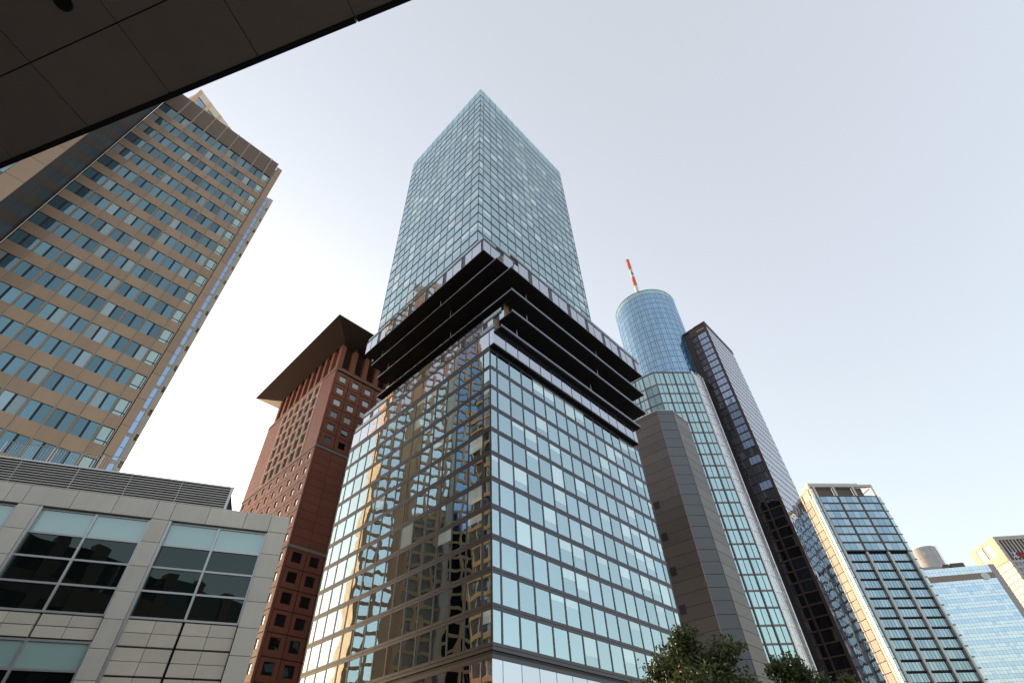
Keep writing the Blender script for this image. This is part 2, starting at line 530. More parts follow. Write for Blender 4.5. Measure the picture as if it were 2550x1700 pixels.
# ---------------------------------------------------------------- the tall glass tower with the shifted middle storeys
def glass_tower():
    t = Thing('glass_tower', 'tall blue green glass tower with black stepped terrace storeys at mid height', 'skyscraper', (-2.93, 56.28, 0), GRID)
    add = t.add
    r = random.Random(11)
    LU, LW = 42.0, 40.0
    FH = 3.87
    Z0 = 15.95
    def curtain(fac, edges, zs, pane, band=0.36, mw=0.115, lean=None, name='pane', mname='mullion', bname='spandrel', blinds=0.0, vert=0.06):
        for k in range(len(zs) - 1):
            za, zb = zs[k] + band, zs[k + 1] - band
            for j in range(len(edges) - 1):
                ua, ub = edges[j] + mw, edges[j + 1] - mw
                if r.random() < blinds and ub - ua > 1.2:       # blind partly or fully drawn
                    zc = max(za, zb - r.choice((0.22, 0.3, 0.4, 0.5, 0.65, 1.0)) * (zb - za))
                    add(name, fac, ua, ub, -0.05, 0.0, zc, zb, 'tower_glass_blind')
                    if zc > za:
                        add(name, fac, ua, ub, -0.05, 0.0, za, zc, pane)
                else:
                    add(name, fac, ua, ub, -0.05, 0.0, za, zb, pane)
        for z in zs:
            add(bname, fac, edges[0], edges[-1], -0.10, 0.05, z + 0.025, z + band, 'tower_metal')
            add(bname, fac, edges[0], edges[-1], -0.10, 0.05, z - band, z - 0.025, 'tower_metal')
        for j, u in enumerate(edges):
            a, b = (u, u + mw) if j == 0 else ((u - mw, u) if j == len(edges) - 1 else (u - mw, u + mw))
            add(mname, fac, a, b, -0.08, vert, zs[0], zs[-1], 'tower_metal')
    # lower block
    P = 2.786
    right = Fac(0, 0, 0)
    eR = [0, 1.49] + [1.49 + P * i for i in range(1, 15)] + [LU]
    zs = [Z0 + FH * k for k in range(12)]
    curtain(right, eR, zs, 'tower_glass', blinds=0.26)
    left = Fac(0, LW, -90)
    PL = (LW - 3.0) / 13
    eL = [0, 1.5] + [1.5 + PL * i for i in range(1, 14)] + [LW]
    curtain(left, eL, zs, 'tower_glass', blinds=0.14)
    # podium under a dark shadow line
    for fac, e in ((right, eR), (left, eL)):
        add('spandrel', fac, e[0], e[-1], -0.3, -0.02, Z0 - 0.72, Z0 - 0.44, 'tower_dark')
        add('spandrel', fac, e[0], e[-1], -0.2, 0.03, Z0 - 1.15, Z0 - 0.73, 'tower_metal')
        for (za, zb) in ((8.2, Z0 - 1.16), (0.2, 7.6)):
            for j in range(len(e) - 1):
                add('pane', fac, e[j] + 0.03, e[j + 1] - 0.03, -0.05, 0, za, zb, 'tower_glass_podium')
        add('spandrel', fac, e[0], e[-1], -0.2, 0.03, 7.62, 8.18, 'tower_metal')
        for u in e[1:-1]:
            add('mullion', fac, u - 0.03, u + 0.03, -0.1, 0.012, 0.2, Z0 - 1.16, 'tower_dark')
    # upper block
    ux, uy, uU, uW = 1.74, 5.41, 41.9, 36.9
    rightU = Fac(ux, uy, 0)
    hb = (uU - 14 * 2.78) / 2
    eRU = [0, hb] + [hb + 2.78 * i for i in range(1, 15)] + [uU]
    leftU = Fac(ux, uy + uW, -90)
    eLU = [uW / 13 * i for i in range(14)]
    zu = [179.03 - 3.9 * k for k in range(25)][::-1]
    zu[0] = 86.0
    for fac, e, bl in ((rightU, eRU, 0.28), (leftU, eLU, 0.34)):
        curtain(fac, e, zu, 'tower_glass', band=0.29, mw=0.08, blinds=bl, vert=0.05)
        for (za, zb) in ((179.4, 183.5), (184.0, 190.0)):                    # plant floor and glass parapet
            for j in range(len(e) - 1):
                add('pane', fac, e[j] + 0.06, e[j + 1] - 0.06, -0.05, 0, za, zb, 'tower_glass')
        add('spandrel', fac, e[0], e[-1], -0.1, 0.05, 183.52, 183.98, 'tower_metal')
        for u in e[1:-1]:
            add('mullion', fac, u - 0.05, u + 0.05, -0.1, 0.04, 179.4, 190.0, 'tower_metal')
    # corner glass edge posts
    # shifted storeys: (x, y) of each plate's near corner
    H = [(0.0, -0.9), (0.85, -1.82), (2.3, -3.08), (1.25, -4.14), (0.02, -5.42), (-1.19, -3.13), (-2.37, -0.83)]
    SZ = [40.9, 40.9, 41.0, 41.1, 41.1, 41.1, 41.1]
    SW = [40.6, 40.6, 40.3, 39.9, 40.3, 39.3, 38.8]
    for k, (hx, hy) in enumerate(H):
        z = 59.0 + 3.9 * k
        su, sw = SZ[k], SW[k]
        m = Mesh()
        m.box(FLAT, hx, hx + su, -(hy + sw), -hy, z, z + 0.32, 'tower_dark')
        m.build('floor_plate', t.e)
        rr, rl = (1.9 if k in (1, 2, 3) else 0.0), (1.9 if k in (3, 4, 5) else 0.0)   # storeys set back behind a parapet
        m = Mesh()
        m.box(FLAT, hx + 0.35 + rl, hx + su - 0.35, -(hy + sw - 0.35), -(hy + 0.35 + rr), z + 0.32, z + 3.9, 'tower_dark')
        m.build('storey_core', t.e)
        for fac, L, back, ins in ((Fac(hx, hy, 0), su, rr, (rl, 0)), (Fac(hx, hy + sw, -90), sw, rl, (0, rr))):
            add('fascia', fac, -0.02, L + 0.02, 0.0, 0.06, z - 0.04, z + 0.16, 'tower_metal')
            if back:
                n = round(L / 2.86)
                for i in range(n):
                    add('parapet_pane', fac, L * i / n + 0.02, L * (i + 1) / n - 0.02, -0.05, 0.0, z + 0.17, z + (0.66 if fac.a == 0 else 0.42), 'parapet_glass')
                for i in range(1, n, 7):
                    add('screen_post', fac, L * i / n + 0.9, L * i / n + 0.96, -0.12, -0.06, z + 0.3, z + 2.2, 'annex_white')
            else:
                add('fascia', fac, -0.02, L + 0.02, -0.2, 0.05, z + 3.55, z + 3.86, 'tower_metal')
            u = ins[0]
            seq = [(1.9, 'hip_glass'), (0.12, 'tower_metal'), (2.35, 'hip_glass'), (0.10, 'annex_white'), (0.22, 'tower_dark'), (0.8, 'hip_panel'), (0.12, 'tower_metal')]
            if back:
                seq = [(2.6, 'hip_glass'), (0.14, 'tower_metal'), (1.3, 'tan_panel'), (0.12, 'bronze')]
            q = k % 3
            full = k == 0
            end = L - ins[1]
            while u < end - 0.05:
                w_, mt = seq[q % len(seq)] if not full else ((2.68, 'tower_glass'), (0.15, 'tower_metal'))[q % 2]
                ub = min(u + w_, end)
                nm = {'hip_glass': 'pane', 'tower_glass': 'pane', 'hip_panel': 'slim_panel', 'tan_panel': 'slim_panel'}.get(mt, 'post')
                add(nm, fac, u + 0.01, ub - 0.01, -0.10 - back, (0.0 if nm != 'post' else 0.03) - back, z + 0.33 if back else z + 0.17, z + 3.54 if not back else z + 3.89, 'hip_glass' if mt == 'tower_glass' else mt)
                u = ub
                q += 1
    # terraces with clear balustrades and a bronze coping
    def rail(fac, a, b, z, h=1.15):
        n = max(1, round((b - a) / 2.8))
        for i in range(n):
            add('balustrade_pane', fac, a + (b - a) * i / n + 0.02, a + (b - a) * (i + 1) / n - 0.02, -0.14, -0.11, z + 0.05, z + h, 'balustrade')
        add('coping', fac, a, b, -0.2, 0.07, z - 0.04, z + 0.05, 'bronze')
    for k, sides in ((6, 'rl'), (5, 'r'), (4, 'r'), (0, 'l'), (1, 'l')):
        hx, hy = H[k]
        z = 59.0 + 3.9 * (k + 1)
        if 'r' in sides:
            rail(Fac(hx, hy, 0), 0, SZ[k], z)
        if 'l' in sides:
            rail(Fac(hx, hy + SW[k], -90), 0, SW[k], z, 1.1)
    # rooms behind the clear glass: slabs, cores, strip lights
    def rooms(x0, y0, lu, lw, levels, depth=7.5):
        for z in levels:
            m = Mesh()
            m.box(FLAT, x0 + 0.12, x0 + lu - 0.12, -(y0 + lw - 0.12), -(y0 + 0.12), z - 0.36, z + 0.30, 'ceiling')
            m.build('floor_slab', t.e)
    def core(x0, y0, lu, lw, z0, z1, d=7.0):
        m = Mesh()
        m.box(FLAT, x0 + d, x0 + lu - 0.2, -(y0 + lw - 0.2), -(y0 + d), z0, z1, 'office_core')
        m.build('building_core', t.e)
    rooms(0, 0, LU, LW, [8.0] + zs)
    core(0, 0, LU, LW, 0, 58.5)
    rooms(ux, uy, uU, uW, zu[1:] + [183.7])
    core(ux, uy, uU, uW, 86, 183, 5.0)
    m = Mesh()                                           # roof deck and the hidden rear sides
    m.box(FLAT, ux + 0.2, ux + uU - 0.1, -(uy + uW - 0.1), -(uy + 0.2), 184.0, 184.4, 'tower_dark')
    m.build('roof_deck', t.e)
    m = Mesh()
    m.box(Fac(ux + uU, uy, 90), 0, uW, -0.2, 0, 86.3, 190, 'hip_glass')
    m.box(Fac(ux + uU, uy + uW, 180), 0, uU, -0.2, 0, 86.3, 183.9, 'hip_glass')
    m.box(Fac(LU, 0, 90), 0, LW, -0.2, 0, 0, 59, 'hip_glass')
    m.box(Fac(LU, LW, 180), 0, LU, -0.2, 0, 0, 59, 'hip_glass')
    m.build('rear_wall', t.e)
    for k in range(1, 12):                               # lit ceilings on some floors
        z = zs[k] - 0.37
        for side in range(2):
            if r.random() < 0.35:
                continue
            s0 = r.uniform(0.03, 0.6)
            span = r.uniform(0.12, 0.35)
            n = 34
            for i in range(n):
                f = i / n
                if s0 < f < s0 + span:
                    for dpt in (1.6, 3.4, 5.2):
                        if r.random() < 0.75:
                            if side == 0:
                                add('ceiling_light', Fac(0, 0, 0), f * LU, f * LU + 0.2, -dpt - 1.0, -dpt, z - 0.05, z - 0.01, 'lamp')
                            else:
                                add('ceiling_light', Fac(0, LW, -90), f * LW, f * LW + 0.2, -dpt - 1.0, -dpt, z - 0.05, z - 0.01, 'lamp')
    for _ in range(26):
        z = r.choice(zu[3:12]) - 0.38
        f = r.uniform(8, 34)
        add('ceiling_light', Fac(ux, uy, 0), f, f + 0.3, -2.8, -1.4, z - 0.05, z - 0.01, 'lamp')
    t.flush()
glass_tower()

# ---------------------------------------------------------------- tan office tower on the left
def tan_tower():
    t = Thing('tan_tower', 'tan metal clad office tower with rows of dark teal windows behind the stone building', 'office tower', (-42.17, 42.67, 0), GRID)
    add = t.add
    F = Fac(0, 0, 0)                                     # main facade, y = 0
    TOP, FHT = 91.25, 3.76
    b = [-18.35, -16.0] + [-13.93 + 2.085 * i for i in range(7)] + [-0.02]
    m = Mesh()
    m.box(FLAT, -18.4, 0.90, -24.0, -0.32, 0, 95.0, 'tan_frame')
    m.box(FLAT, -18.4, -0.02, -24.0, -0.21, 91.5, 96.85, 'tan_fin')
    m.build('tower_core', t.e)
    nfl = 24
    for k in range(nfl):
        zt = TOP - FHT * k
        zb = zt - 2.10
        for j in range(len(b) - 1):
            ua, ub = b[j] + 0.10, b[j + 1] - 0.10
            add('spandrel_panel', F, ua, ub, -0.2, 0, zb - (FHT - 2.10) + 0.03, zb, 'tan_panel')
            if j == len(b) - 2:                          # narrow end window with an inner casement
                add('pane', F, ua + 0.07, ub - 0.07, -0.16, -0.10, zb + 0.05, zt - 0.03, 'frit')
                add('casement', F, ua + 0.07, ub - 0.07, -0.2, -0.06, zb + 0.42, zb + 0.50, 'tan_frame')
                add('casement', F, ub - 0.3, ub - 0.22, -0.2, -0.06, zb + 0.05, zt - 0.05, 'tan_frame')
            else:
                c = (ua + ub) / 2
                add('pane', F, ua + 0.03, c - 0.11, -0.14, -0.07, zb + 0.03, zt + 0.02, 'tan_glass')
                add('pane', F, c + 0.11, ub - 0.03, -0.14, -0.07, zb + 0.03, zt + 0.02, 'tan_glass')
                add('mullion', F, c - 0.11, c + 0.11, -0.21, -0.05, zb, zt, 'tan_frame')
    for j, u in enumerate(b[1:]):                        # paired slim fins on every bay line
        add('fin', F, u - 0.10, u - 0.025, -0.2, 0.07, 0, 97.0, 'tan_fin')
        if j < len(b) - 2:
            add('fin', F, u + 0.025, u + 0.10, -0.2, 0.07, 0, 97.0, 'tan_fin')
    for j in range(len(b) - 1):
        add('louvre_panel', F, b[j] + 0.10, b[j + 1] - 0.10, -0.2, -0.02, TOP + 0.35, 96.9, 'tan_louvre')
    for k in range(26):                                  # corner column of tall panels
        za = 95.85 - 3.76 * (k + 1) + 0.04
        if za > -3:
            add('corner_panel', F, 0.06, 0.98, -0.4, -0.02, max(za, 0), 95.85 - 3.76 * k, 'tan_panel')
    side = Fac(0.98, 0, 90)                              # side facing the glass tower
    for k in range(nfl):
        zt = TOP - FHT * k
        add('side_band', side, 0.4, 24, -0.1, 0, zt - FHT + 0.03, zt - 1.92, 'tan_panel')
        for j in range(9):
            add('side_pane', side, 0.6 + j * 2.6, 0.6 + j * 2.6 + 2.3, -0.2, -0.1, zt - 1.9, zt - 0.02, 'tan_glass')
            add('side_pier', side, 0.6 + j * 2.6 + 2.3, 0.6 + j * 2.6 + 2.6, -0.2, 0.0, zt - 1.9, zt - 0.02, 'tan_panel')
    # projecting wing: slate side wall, tan corner strip, projecting bay windows
    W = 8.6
    S = Fac(-18.45, -W, 90)
    for k in range(24):
        for (ua, ub) in ((0.0, 2.9), (2.9, 5.8), (5.8, 8.98)):
            add('slate_panel', S, ua + 0.02, ub - 0.02, -0.15, 0, 97 - 3.76 * (k + 1) + 0.03 + (0.9 if ua > 1 else 0), 97 - 3.76 * k + (0.9 if ua > 1 else 0), 'slate')
    m = Mesh()
    m.box(FLAT, -45, -18.62, 0.0, W - 0.3, 0, 98, 'tan_frame')
    m.build('wing_core', t.e)
    G = Fac(-45, -W, 0)
    for k in range(24):
        zt = 97 - 3.76 * k
        add('wing_panel', G, 24.9, 26.53, -0.25, 0, zt - 3.72, zt, 'tan_panel')
        for j in range(5):
            ua = 24.9 - (j + 1) * 4.1
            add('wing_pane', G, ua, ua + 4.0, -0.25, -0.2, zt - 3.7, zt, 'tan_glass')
            if (j + k) % 2 == 0 or j == 0:
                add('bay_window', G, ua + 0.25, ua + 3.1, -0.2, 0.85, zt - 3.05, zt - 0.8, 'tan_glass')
                add('bay_soffit', G, ua + 0.2, ua + 3.15, -0.2, 0.9, zt - 3.25, zt - 3.05, 'bay_white')
                add('bay_roof', G, ua + 0.2, ua + 3.15, -0.2, 0.9, zt - 0.8, zt - 0.62, 'bay_white')
    t.flush()
tan_tower()

def cream_wing():
    K = Vector((-42.17, 42.67, 0)) + _w * 6.0
    t = Thing('cream_block', 'narrow cream block with blue windows showing behind the right edge of the tan tower', 'office building', (K.x, K.y, 0), GRID)
    F = Fac(-6, 0, 0)
    m = Mesh()
    m.box(FLAT, -6, 2.3, -16, -0.25, 0, 94.2, 'cream_pale')
    m.build('block_core', t.e)
    for k in range(25):
        z = 94.5 - 3.76 * (k + 1)
        t.add('edge_panel', F, 7.86, 8.62, -0.4, 0, z + 0.02, z + 3.74, 'cream_pale')
        t.add('window_pane', F, 5.0, 7.83, -0.3, -0.04, z + 0.3, z + 2.0, 'sky_window')
        t.add('window_pane', F, 5.0, 7.83, -0.3, -0.04, z + 2.06, z + 3.55, 'sky_window')
        t.add('sill_band', F, 0, 7.85, -0.3, -0.05, z - 0.2, z + 0.28, 'cream_pale')
        t.add('wall_panel', F, 0, 4.98, -0.3, 0, z + 0.28, z + 3.56, 'cream_pale')
    side = Fac(2.5, 0, 90)
    for k in range(25):
        z = 94.5 - 3.76 * (k + 1)
        for j in range(6):
            t.add('side_pane', side, 0.5 + 2.6 * j, 2.7 + 2.6 * j, -0.3, -0.2, z + 0.5, z + 3.3, 'sky_window')
        t.add('side_band', side, 0, 16, -0.3, 0, z - 0.44, z + 0.48, 'cream')
    t.flush()
cream_wing()

def cream_tower():
    t = Thing('cream_tower', 'tall pale stone tower with blue windows peeking over the roof of the tan tower', 'skyscraper', (-99.9, 58.3, 0), 18.6)
    HH, L, FHC = 190.0, 34.0, 3.8
    m = Mesh()
    m.box(FLAT, 0.3, L, -30, -0.35, 0, HH - 1, 'cream')
    m.build('tower_core', t.e)
    F = Fac(0, 0, 0)
    nf = 49
    def kind(u):
        if u < 9: return 'sky_window'
        if u < 21.5: return 'white_window'
        if u < 26.0: return 'black_window'
        return 'white_window'
    us = [0.0]
    while us[-1] < L - 1:
        us.append(us[-1] + 4.25)
    for k in range(nf):
        z = HH - 4.0 - FHC * (k + 1)
        for j in range(len(us) - 1):
            kd = kind(us[j] + 1)
            if kd == 'black_window':
                t.add('pane', F, us[j] + 0.05, us[j + 1] - 0.05, -0.7, -0.6, z + 0.1, z + FHC - 0.1, kd)
            else:
                low = 'black_window' if (kd == 'sky_window' and z < 70) else kd
                t.add('pane', F, us[j] + 0.5, us[j + 1] - 0.5, -0.4, -0.3, z + 0.45, z + FHC - 0.4, low)
                t.add('floor_beam', F, us[j], us[j + 1], -0.35, 0.0, z - 0.4, z + 0.44, 'cream')
    for j, u in enumerate(us):
        if 22.0 < u < 24.8:
            continue
        t.add('pier', F, u - 0.5, u + 0.5, -0.35, 0.06, 0, HH, 'cream')
    t.add('corner_column', F, 9.0, 10.6, -0.3, 0.7, 0, HH - 8, 'cream_pale')
    t.add('parapet', F, 0, L, -0.35, 0.02, HH - 3.9, HH, 'cream_pale')
    G = Fac(0, 30, -90)
    for k in range(nf):
        z = HH - 4.0 - FHC * (k + 1)
        t.add('front_panel', G, 0, 30, -0.3, 0, z + 0.02, z + FHC, 'cream_pale')
    t.add('front_panel', G, 0, 30, -0.3, 0, HH - 4, HH, 'cream_pale')
    t.flush({'pane': 120, 'floor_beam': 60})
cream_tower()

# ---------------------------------------------------------------- stone building in the left foreground
def stone_building():
    t = Thing('stone_building', 'low grey limestone office building with large gridded windows in the lower left corner', 'building', (-12.42, 25.59, 0), 68.358)
    add = t.add
    F = Fac(0, 0, 0)
    TOPZ = 15.0
    m = Mesh()
    m.prism([(-34, 0.42), (-0.07, 0.42), (-2.6, 14), (-34, 14)], 0, 14.85, 'joint')
    m.build('wall_core', t.e)
    bays = [(-5.56, -0.94), (-11.1, -6.42), (-16.7, -12.0), (-22.3, -17.6), (-27.9, -23.2), (-33.5, -28.8)]
    # top course
    cuts = [0.0, -0.94, -2.18, -3.97, -5.62, -6.40, -8.2, -9.95, -11.9, -12.6, -14.3, -16.0, -17.2, -18.0, -19.8, -21.6, -23, -24.8, -26.6, -28.4, -30.2, -32, -33.9]
    for a, b_ in zip(cuts[1:], cuts[:-1]):
        add('stone_slab', F, a + 0.012, b_ - 0.012, -0.4, 0, 14.07, TOPZ, 'lime')
    def slabs(ua, ub, zt, zb, h, v1=0.0, mat='lime', d=0.35, stag=0):
        z = zt
        while z > zb + 0.05:
            z2 = max(z - h, zb)
            add('stone_slab', F, ua + 0.012, ub - 0.012, v1 - d, v1, z2 + 0.012, z - 0.012, mat)
            z = z2
    # pilasters
    slabs(-0.93, 0.0, 14.05, 0.0, 1.18)
    pil = [(-6.40, -5.60), (-11.98, -11.12), (-17.58, -16.72), (-23.18, -22.32), (-28.78, -27.92)]
    for a, b_ in pil:
        slabs(a, b_, 14.05, 0.0, 1.18)
    for i, (a, b_) in enumerate(bays):
        # big window: frame, pale top panes, dark panes
        def window(zt, zb, rows):
            c = (a + b_) / 2
            V = -0.22
            for (ua, ub) in ((a, a + 0.09), (b_ - 0.09, b_), (c - 0.05, c + 0.05)):
                add('window_frame', F, ua, ub, V - 0.1, V + 0.07, zb, zt, 'alu')
            for z in rows:
                add('window_frame', F, a + 0.09, c - 0.05, V - 0.1, V + 0.05, z - 0.045, z + 0.045, 'alu')
                add('window_frame', F, c + 0.05, b_ - 0.09, V - 0.1, V + 0.05, z - 0.045, z + 0.045, 'alu')
            rr = rows
            for q in range(len(rr) - 1):
                mt = 'frit' if q == 0 else 'lobby_glass'
                for (ua, ub) in ((a + 0.09, c - 0.05), (c + 0.05, b_ - 0.09)):
                    add('pane', F, ua, ub, V - 0.06, V, rr[q + 1] + 0.045, rr[q] - 0.045, mt)
        window(14.05, 9.45, [14.0, 12.85, 11.76, 10.66, 9.50])
        if i == 0:                                       # blind lower storey: coursed slabs with wide dark joints
            z = 9.40
            for q in range(14):
                h = 0.53
                mid = (a + b_) / 2
                for (ua, ub) in ((a + 0.04, a + 1.2), (a + 1.2, mid - 0.05), (mid + 0.05, mid + 1.16), (mid + 1.16, b_ - 0.03)):
                    add('stone_slab', F, ua + 0.012, ub - 0.012, -0.36, -0.14, z - h + 0.012, z - 0.012, 'lime2')
                z -= h + (0.06 if q % 2 else 0.0)
                if z < 0.6:
                    break
        else:
            z = 9.40
            for q in range(2):
                mid = (a + b_) / 2
                for (ua, ub) in ((a + 0.04, a + 1.2), (a + 1.2, mid - 0.04), (mid + 0.04, mid + 1.16), (mid + 1.16, b_ - 0.03)):
                    add('stone_slab', F, ua + 0.012, ub - 0.012, -0.36, -0.14, z - 0.46 + 0.012, z - 0.012, 'lime2')
                z -= 0.47
            window(8.43, 3.6, [8.38, 7.3, 6.1, 4.9, 3.65])
    # light metal reveal beside each pilaster
    for a, b_ in pil:
        add('reveal', F, b_ + 0.004, b_ + 0.13, -0.28, -0.03, 0, 14.04, 'alu')
    # louvred plant screen on the roof
    L = Fac(0, 0.45, 0)
    secs = [-3.48, -5.9, -8.3, -10.7, -13.2, -16, -19, -22, -25]
    for a, b_ in zip(secs[1:], secs[:-1]):
        for q in range(11):
            z = 14.95 + q * 0.137
            add('louvre_slat', L, a + 0.02, b_ - 0.02, -0.10, 0.0, z, z + 0.062, 'alu_dark')
        add('louvre_post', L, a - 0.02, a + 0.02, -0.12, 0.006, 14.9, 16.46, 'alu_dark')
    add('louvre_cap', L, -25, -3.35, -0.16, 0.03, 16.46, 16.54, 'alu')
    add('louvre_post', L, -3.48, -3.36, -0.14, 0.02, 14.9, 16.46, 'alu')
    m = Mesh()
    m.box(FLAT, -25, -3.5, -9, -0.6, 14.9, 16.45, 'joint')
    m.build('plant_box', t.e)
    m = Mesh()
    m.prism([(-34, 0.41), (-0.1, 0.41), (-2.62, 14.02), (-34, 14.02)], 14.86, 14.95, 'lime')
    m.build('roof_slab', t.e)
    t.flush()
    return t
SB = stone_building()

def barrier(x, y, wdt, label):
    w0 = SB.world(x, y, 16.56)
    b = Thing('barrier', label, 'barrier', tuple(w0), 68.358, 'barriers on the flat roof of the stone building')
    for (p, q) in (((0, 0, 0.12), (0, 0, 1.1)), ((wdt, 0, 0.12), (wdt, 0, 1.1))):
        m = Mesh(); m.tube((p[0], p[1], 0.0), q, 0.022, 0.022, 'alu', 6); m.build('post', b.e)
    m = Mesh(); m.tube((0, 0, 1.1), (wdt, 0, 1.1), 0.022, 0.022, 'alu', 6); m.build('top_rail', b.e)
    m = Mesh(); m.tube((0, 0, 0.2), (wdt, 0, 0.2), 0.022, 0.022, 'alu', 6); m.build('bottom_rail', b.e)
    n = int(wdt / 0.13)
    for i in range(1, n):
        m = Mesh(); m.tube((wdt * i / n, 0, 0.2), (wdt * i / n, 0, 1.1), 0.009, 0.009, 'alu', 5); m.build('bar', b.e)
    m = Mesh(); m.box(FLAT, -0.03, 0.03, -0.35, 0.35, 0.0, 0.03, 'alu'); m.box(FLAT, wdt - 0.03, wdt + 0.03, -0.35, 0.35, 0.0, 0.03, 'alu'); m.build('foot', b.e)
for i, x in enumerate((-14.6, -12.4, -10.2, -8.0, -5.8)):
    barrier(x, 0.95 + 0.1 * (i % 2), 2.1, ['metal barrier at the left edge on the roof, bars before tan tower windows',
            'second metal barrier from the left on the roof, before the tan tower', 'metal barrier on the roof before the base of the tan tower corner',
            'thin metal barrier on the roof standing against the bright sky', 'rightmost metal barrier on the roof, near the end of the louvres'][i])

# ---------------------------------------------------------------- overhang above the camera
def canopy():
    ed = Vector((math.sin(R(-74.1)), math.cos(R(-74.1)), 0))
    P0 = Vector((-2.36, 2.18, 0))
    t = Thing('canopy', 'dark brown panelled roof overhang filling the upper left corner', 'canopy', (P0.x, P0.y, 0), 105.9)
    # own x axis runs to the right along the edge, y towards the street
    Z = 12.0
    w, d = 1.925, 1.19
    depths = [0.0, 1.19, 2.38, 3.57, 4.76, 5.95, 7.14]
    F = Fac(0, 0, 0)
    for i in range(-11, 4):
        for j in range(len(depths) - 1):
            t.add('soffit_panel', F, i * w + 0.010, (i + 1) * w - 0.010, depths[j] + 0.010 + (0.03 if j == 0 else 0), depths[j + 1] - 0.010, Z, Z + 0.05, 'canopy')
    m = Mesh()
    m.box(F, -11 * w, -0.02, -0.02, 7.2, Z + 0.051, Z + 0.45, 'canopy_edge')
    m.box(F, 0.02, 4 * w, -0.02, 7.2, Z + 0.051, Z + 0.45, 'canopy_edge')
    m.build('roof_plate', t.e)
    t.add('edge_trim', F, -11 * w, -0.02, -0.05, 0.03, Z - 0.02, Z + 0.5, 'canopy_edge')
    t.add('edge_trim', F, 0.02, 4 * w, -0.05, 0.03, Z - 0.02, Z + 0.5, 'canopy_edge')
    # recessed downlight
    m = Mesh()
    cx, cy = DL
    pts = [(cx + 0.14 * math.cos(2 * math.pi * i / 24), cy + 0.14 * math.sin(2 * math.pi * i / 24)) for i in range(24)]
    m.prism(pts, Z - 0.03, Z - 0.002, 'canopy_edge')
    o = m.build('downlight', t.e)
    m = Mesh()
    pts = [(cx + 0.09 * math.cos(2 * math.pi * i / 24), cy + 0.09 * math.sin(2 * math.pi * i / 24)) for i in range(24)]
    m.prism(pts, Z - 0.036, Z - 0.031, 'tan_frame')
    m.build('lens', o)
    t.flush()
def canopy_local(px, py, z):
    d = C_RT * ((px - CX) / CF) - C_UP * ((py - CY) / CF) + _fw
    X = EYE + d * ((z - 1.7) / d.z)
    th = R(90 - 105.9)
    dx, dy = X.x + 2.36, X.y - 2.18
    return (dx * math.cos(th) + dy * math.sin(th), -dx * math.sin(th) + dy * math.cos(th))
DL = canopy_local(157, 4, 12.0)
canopy()

def unseen_host_building():  # unseen; added to darken window reflections, its height set by the light it blocks
    t = Thing('unseen_host_building', 'unseen dark stone building behind the viewer that carries the brown overhang', 'building', (-2.36, 2.18, 0), 105.9)
    F = Fac(30, -7.3, 180)                               # street face, behind and above the overhang
    m = Mesh(); m.box(FLAT, -48, 30, 7.9, 30, 0, 19, 'canopy_edge'); m.build('wall_core', t.e)
    for k in range(5):
        for j in range(26):
            t.add('window_pane', F, j * 3 + 0.5, j * 3 + 2.5, -0.5, 0.25, k * 4.1 + 1.2, k * 4.1 + 3.6, 'black_window')
            t.add('stone_pier', F, j * 3 - 0.5, j * 3 + 0.5, -0.5, 0.5, k * 4.1, k * 4.1 + 4.1, 'canopy')
        t.add('stone_band', F, 0, 78, -0.5, 0.45, k * 4.1 - 0.5, k * 4.1 + 1.2, 'canopy')
    t.flush({'window_pane': 40, 'stone_pier': 40})
unseen_host_building()

